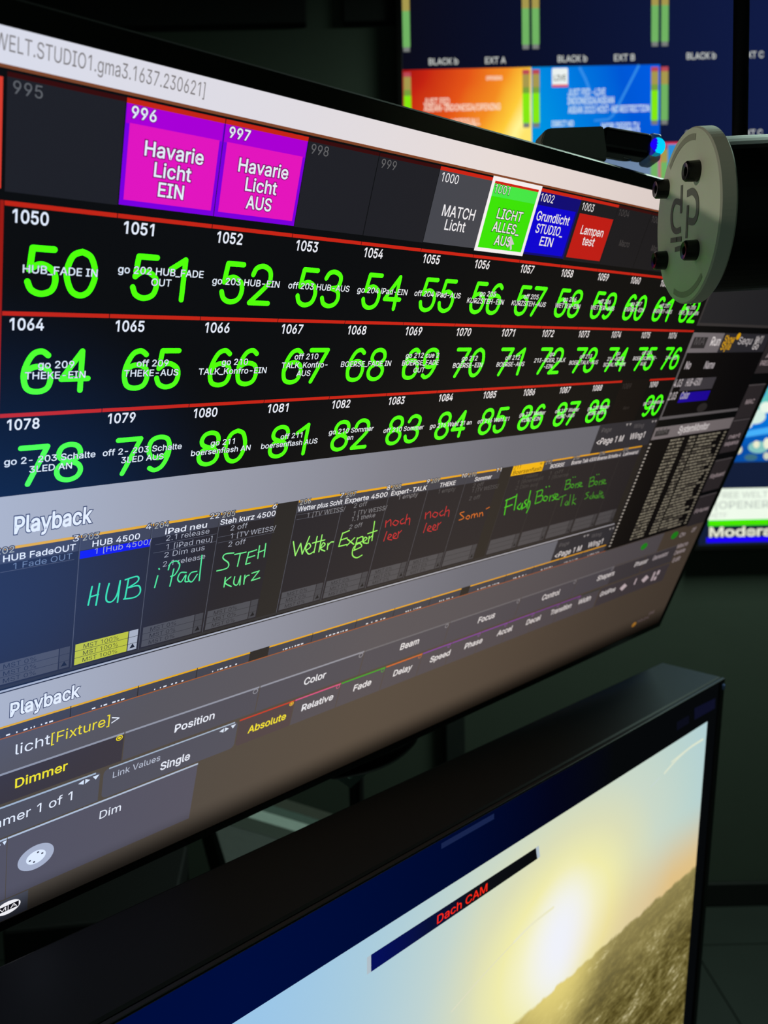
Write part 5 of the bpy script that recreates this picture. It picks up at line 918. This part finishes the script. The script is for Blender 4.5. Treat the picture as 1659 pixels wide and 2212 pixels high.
for r in range(4):
    for c in range(4):
        if (c, r) == (0, 1): mcell(c, r, orange, None, bright=True)
        elif (c, r) == (1, 1): mcell(c, r, blue, None, bright=True)
        elif (c, r) == (1, 2): mcell(c, r, flat((112, 136, 168)), E(170, 120, 160))
        elif r == 2 and c > 1: mcell(c, r, flat((52, 152, 228)), E(226, 54, 76))
        elif r == 2: mcell(c, r, flat((90, 120, 160)), None)
        else: mcell(c, r, None, None, ('BLACK b', ('EXT A', 'EXT B', 'EXT C', 'EXT D')[c]))

P4 = wall_plane(1512, 760)
d4 = thing('wall_display', P4.M, 'lower wall display with blue bokeh picture above a white green and blue caption panel', 'display')
du = 4.75 * pu * .62; DH4 = P4.uv(1560, 1177)[1]
ox = P4.uv(1490, 900)[0]
display_case_w = du
display_case(d4, du, DH4)
a = Art(P4); a.rect(0, 0, du, DH4, E(20, 30, 56), 0); scr4 = a.build('screen', d4)
a = Art(P4)
vt = P4.uv(1600, 770)[1]; vb_ = P4.uv(1600, 998)[1]
def q4(x, y): return P4.uv(x, y)
a.rect(0, vt, du - .02, vb_, ramp_mat((0, -vt, 0), (0, -vb_, 0), [(0, (40, 130, 210)), (.25, (20, 120, 215)), (.5, (0, 128, 232)), (.85, (4, 104, 206)), (1, (8, 78, 166))], .25, 16), 1)
def spot(x, y, rx, ry, m, lay): q = q4(x, y); a.disc(q[0], q[1], rx * k, ry * k, m, lay, 24)
for (x, y, rx, ry, c, lay) in ((1648, 862, 16, 34, (96, 196, 190), 1.2), (1630, 900, 24, 16, (214, 238, 226), 1.4), (1604, 918, 22, 10, (150, 206, 236), 1.3), (1655, 880, 14, 12, (232, 246, 232), 1.5), (1616, 918, 8, 7, (236, 246, 240), 1.6), (1645, 845, 10, 14, (20, 150, 230), 1.5),
                               (1638, 966, 22, 13, (132, 196, 190), 1.4), (1594, 971, 9, 10, (226, 226, 190), 1.6), (1634, 960, 7, 8, (236, 236, 206), 1.6), (1657, 958, 8, 12, (236, 240, 214), 1.6), (1656, 985, 7, 8, (206, 212, 190), 1.6), (1622, 988, 14, 7, (60, 110, 130), 1.3)): spot(x, y, rx, ry, E(*c), lay)
a.poly([q4(1590, 935), q4(1760, 905), q4(1760, 920), q4(1590, 948)], E(70, 176, 250), 1.8)
a.build('studio_picture', scr4, 'blue picture with blurred lights')
a = Art(P4)
q0 = q4(1531, 1056); q1 = q4(1531, 1124)
a.poly([(q0[0] + 14 * k, q0[1]), (du - .03, q0[1]), (du - .03, q1[1]), (q0[0], q1[1]), (q0[0], q0[1] + 32 * k)], E(240, 252, 236), 1)
GL = E(206, 216, 204)
a.tpx('FREE WELT', 1549, 1076, 1659, 12.5 * k, GL, 2, bold=.03); a.tpx('|OPENER', 1545, 1099, 1662, 15.5 * k, E(196, 206, 196), 2, bold=.02); a.tpx('HITF', 1534, 1119, 1570, 10.5 * k, GL, 2, bold=.02)
a.rect(q0[0], q1[1], du - .03, q1[1] + 13 * k, E(72, 232, 0), 1.2)
a.rect(q0[0] - 4 * k, q1[1] + 38 * k, du - .03, q1[1] + 49 * k, E(28, 0, 255), 1.2)
a.text('Moderation', q0[0] + 2 * k, q1[1] + 36 * k, 20 * k, E(232, 234, 214), 2, width=205 * k, bold=.035)
a.build('caption_panel', scr4, 'white caption panel with green and blue stripes')

# ------------------------------------------------------------------ ceiling-hung cylinder with pale end plate
vr = ray(1490, 465).normalized()
e = c2w((-1, -.06, 0)); e = (e - vr * e.dot(vr)).normalized()
ND = c2w((-.9987, .05, 0)).normalized()
C0 = at(1481.2, 471.4, .36); RD = .0372
yv = c2w((.07, -1, 0)); yv = (yv - ND * yv.dot(ND)).normalized(); xv = yv.cross(ND)
MD = frame(xv, yv, ND, C0)
cy = thing('ceiling_cylinder', MD, 'black horizontal cylinder with pale green round end plate, hung from a thin black pole', 'fixture')
m_cyl = solid('black_powder_coat', (9, 10, 12), .5, noise=.1, spec=.25)
bm_obj('cylinder_body', lathe_bm([(0, -.200), (RD * .86, -.200), (RD * .88, -.196), (RD * .88, -.010), (RD * .84, -.006), (0, -.006)], 64), m_cyl, cy, False)
m_plate = solid('pale_plastic_plate', (212, 216, 196), .55, noise=.05, scale=40)
bm_obj('end_plate', lathe_bm([(0, -.0075), (RD * .97, -.0075), (RD, -.0065), (RD, -.0008), (RD * .985, 0), (0, 0)], 96), m_plate, cy, False)
def on_disc(px, py):
    d = ray(px, py); t = (C0 - CAM).dot(ND) / d.dot(ND); q = CAM + d * t - C0; return q.dot(xv), q.dot(yv)
m_scr = solid('black_screw_steel', (12, 12, 12), .3, .4)
for (px, py) in ((1507, 369), (1440, 408), (1503, 540), (1437, 562)):
    x, y = on_disc(px, py)
    o = bm_obj('screw', lathe_bm([(0, .0022), (.0014, .0022), (.0019, .0052), (.0036, .0056), (.0042, .0048), (.0044, 0)], 24), m_scr, cy); o.location = (x, y, 0)
PD = Plane(C0, xv, -yv, 1.0)
m_ink = solid('grey_print', (104, 106, 96), .6)
a = Art(PD)
LVK = 3
def ink(pts, wd): q = [PD.uv(*p) for p in pts]; q = cubic2(q, 6) if len(q) > 2 else q; a.stroke(q, wd, m_ink, 2, False)
def Z(x, y): return (1080 + x / 2.865, 220 + y / 2.865)
ink([Z(1128, 515), Z(1122, 690)], .0022); ink([Z(1165, 640), Z(1155, 845)], .0022)
ink([Z(1124, 625), Z(1085, 620), Z(1065, 690), Z(1068, 770), Z(1090, 800), Z(1120, 790)], .0026)
ink([Z(1160, 570), Z(1195, 555), Z(1222, 600), Z(1222, 690), Z(1200, 740), Z(1160, 735)], .0030)
for (p, q) in (((1058, 858), (1125, 848)), ((1085, 915), (1165, 890)), ((1098, 838), (1096, 868))): ink([Z(*p), Z(*q)], .0022)
a.build('printed_emblem', cy, 'grey printed emblem')
m_soft = solid('worn_plate_edge', (158, 158, 142), .6)
for (a0, a1) in ((62, 120), (236, 300)):
    a = Art(PD); pts = [(RD * .89 * math.cos(math.radians(t)), -RD * .89 * math.sin(math.radians(t))) for t in range(a0, a1, 4)]
    a.stroke(pts, .0026, m_soft, 1.2, False); a.build('worn_mark', cy)
pb = C0 - ND * .06
p_dir_x = at(1600, 150, .47)
pole0 = p_dir_x.copy(); pole = lathe_bm([(0, 0), (.0043, 0), (.0043, 1), (0, 1)], 20)
top = Vector((p_dir_x.x, p_dir_x.y, ZC)); bot = Vector((p_dir_x.x, p_dir_x.y, at(1600, 330, .47).z))
# the pole rises from a clamp on the cylinder to the ceiling
M_inv = MD.inverted()
bm_obj('pole', tube_bm([M_inv @ (bot + Vector((0, 0, -.03))), M_inv @ ((bot + top) / 2), M_inv @ top], .0044, 16), m_cyl, cy, True)
fl = lathe_bm([(0, 0), (.03, 0), (.032, .004), (.012, .012), (0, .012)], 32)
o = bm_obj('ceiling_flange', fl, m_cyl, cy); o.matrix_local = M_inv @ (Matrix.Translation(top) @ Matrix.Rotation(math.pi, 4, 'X'))

# ------------------------------------------------------------------ small lamp clipped on the touchscreen's top edge
zc = .455
ax = c2w((1, .055, .22)).normalized(); ay = c2w((.16, -1, 0)); ay = (ay - ax * ay.dot(ax)).normalized(); az = ax.cross(ay)
ML_ = frame(ax, ay, az, at(1297, 309, zc)); g = zc / F_PX
cl = thing('clip_lamp', ML_, 'small black clip-on lamp with glowing blue bulb on top of the touchscreen', 'lamp')
# sloping foot
bm = bmesh.new(); prof = [(-146, -30), (-139, -4), (-128, 3), (-8, 26), (-4, 20), (4, -24), (6, -46), (-60, -44), (-140, -38)]
fr = [bm.verts.new((x * g, y * g, 6 * .001)) for x, y in prof]; bk = [bm.verts.new((x * g, y * g, -6 * .001)) for x, y in prof]
bm.faces.new(fr); bm.faces.new(bk[::-1])
for i in range(len(prof)): bm.faces.new((fr[i], fr[(i + 1) % len(prof)], bk[(i + 1) % len(prof)], bk[i]))
bmesh.ops.bevel(bm, geom=[e_ for e_ in bm.edges], offset=.0006, segments=2, affect='EDGES')
bm_obj('foot', bm, solid("dark_grey_plastic", (120, 124, 116), .5), cl)
bb = box_bm(-6 * g, -22 * g, -.006, 112 * g, 30 * g, .006, .003, 4)
for v in bb.verts:
    v.co.x += v.co.y * .12
bm_obj('barrel', bb, solid('gloss_black_plastic', (5, 5, 6), .3), cl)
def clear_mat():
    m = bpy.data.materials.new('smoky_clear_plastic'); m.use_nodes = True; nt = m.node_tree; b = nt.nodes['Principled BSDF']
    b.inputs['Base Color'].default_value = L((120, 126, 150)); b.inputs['Roughness'].default_value = .35; b.inputs['Alpha'].default_value = .75
    n = nt.nodes.new('ShaderNodeTexNoise'); n.inputs['Scale'].default_value = 90; r = nt.nodes.new('ShaderNodeMapRange'); r.inputs[3].default_value = .28; r.inputs[4].default_value = .42
    nt.links.new(n.outputs[0], r.inputs[0]); nt.links.new(r.outputs[0], b.inputs['Roughness']); return m
bm_obj('collar', box_bm(104 * g, -28 * g, -.0066, 134 * g, 31 * g, .0064, .0022, 3), clear_mat(), cl)
bulb = bmesh.new(); bmesh.ops.create_uvsphere(bulb, u_segments=32, v_segments=20, radius=19 * g)
for v in bulb.verts: v.co = Vector((v.co.x + 124 * g, v.co.y + 4 * g, v.co.z + .0040))
for f in bulb.faces: f.material_index = 1 if f.calc_center_median().x > 117 * g else 0
bm_obj('bulb', bulb, [lit((30, 0, 255), False, 1.0), lit((0, 214, 255), False, 1.0)], cl, True)
wire = [(0, -36, .004), (20, -38, .005), (45, -38, .005), (62, -34, .004), (66, -30, .003), (50, -28, .003)]
bm_obj('wire_clip', tube_bm(spline([(x * g, y * g, z) for x, y, z in wire], 6), .0005, 8), solid('bright_steel', (190, 190, 190), .25, 1.0), cl, True)

# ------------------------------------------------------------------ dim things in the gap between the monitors
def quad_thing(name, label, cat, boxes, M, mat_parts): pass
zg = 1.35
gx = c2w((.90, .42, .35)).normalized(); gz = Vector((0, 0, 1)); gy = (gz.cross(gx)).normalized(); gz2 = gx.cross(gy)
MG = frame(gx, gy, gz2, at(600, 1772, zg))
cab = thing('slatted_shelf', MG, 'dim grey slatted shelf with one pale slat, seen in the gap under the touchscreen', 'shelf')
gg = zg / F_PX
for i, (s0, s1, rgb) in enumerate(((-330, -116, (72, 74, 72)), (-112, -38, (58, 62, 56)), (-34, 34, (158, 168, 162)), (38, 92, (74, 88, 82)), (96, 170, (60, 60, 52)))):
    bm_obj('slat', box_bm(-.13, (s0) * gg * .9, -.012, .25, (s1) * gg * .9, 0, .001), solid('slat_paint_%s' % 'abcde'[i], rgb, .6), cab, False)
for x in (-.12, .2): bm_obj('rail', box_bm(x, -330 * gg * .9, -.05, x + .03, 170 * gg * .9, -.0125, .001), m_base, cab)
m_cable = solid('black_cable_rubber', (12, 13, 12), .5)
def cable(pts, r, label, grp=None):
    o = bm_obj('cable', tube_bm(spline(pts, 8), r, 10), m_cable, None, True); tag(o, label, 'cable', grp); return o
rack = thing('equipment_rack', Matrix.Translation((at(200, 2000, 1.05).x, at(200, 2000, 1.05).y, 0)), 'black equipment rack standing behind the lower monitor at lower left', 'rack')
rack.rotation_euler = (0, 0, math.radians(8))
rz = at(200, 1900, 1.1).z
bm_obj('cabinet', box_bm(-.095, -.05, .02, .11, .13, rz, .004), solid('rack_black', (9, 9, 9), .6), rack)
for x in (-.08, .08):
    for y in (-.03, .08): bm_obj('foot', box_bm(x - .012, y, 0, x + .012, y + .03, .021, .001), m_base, rack)
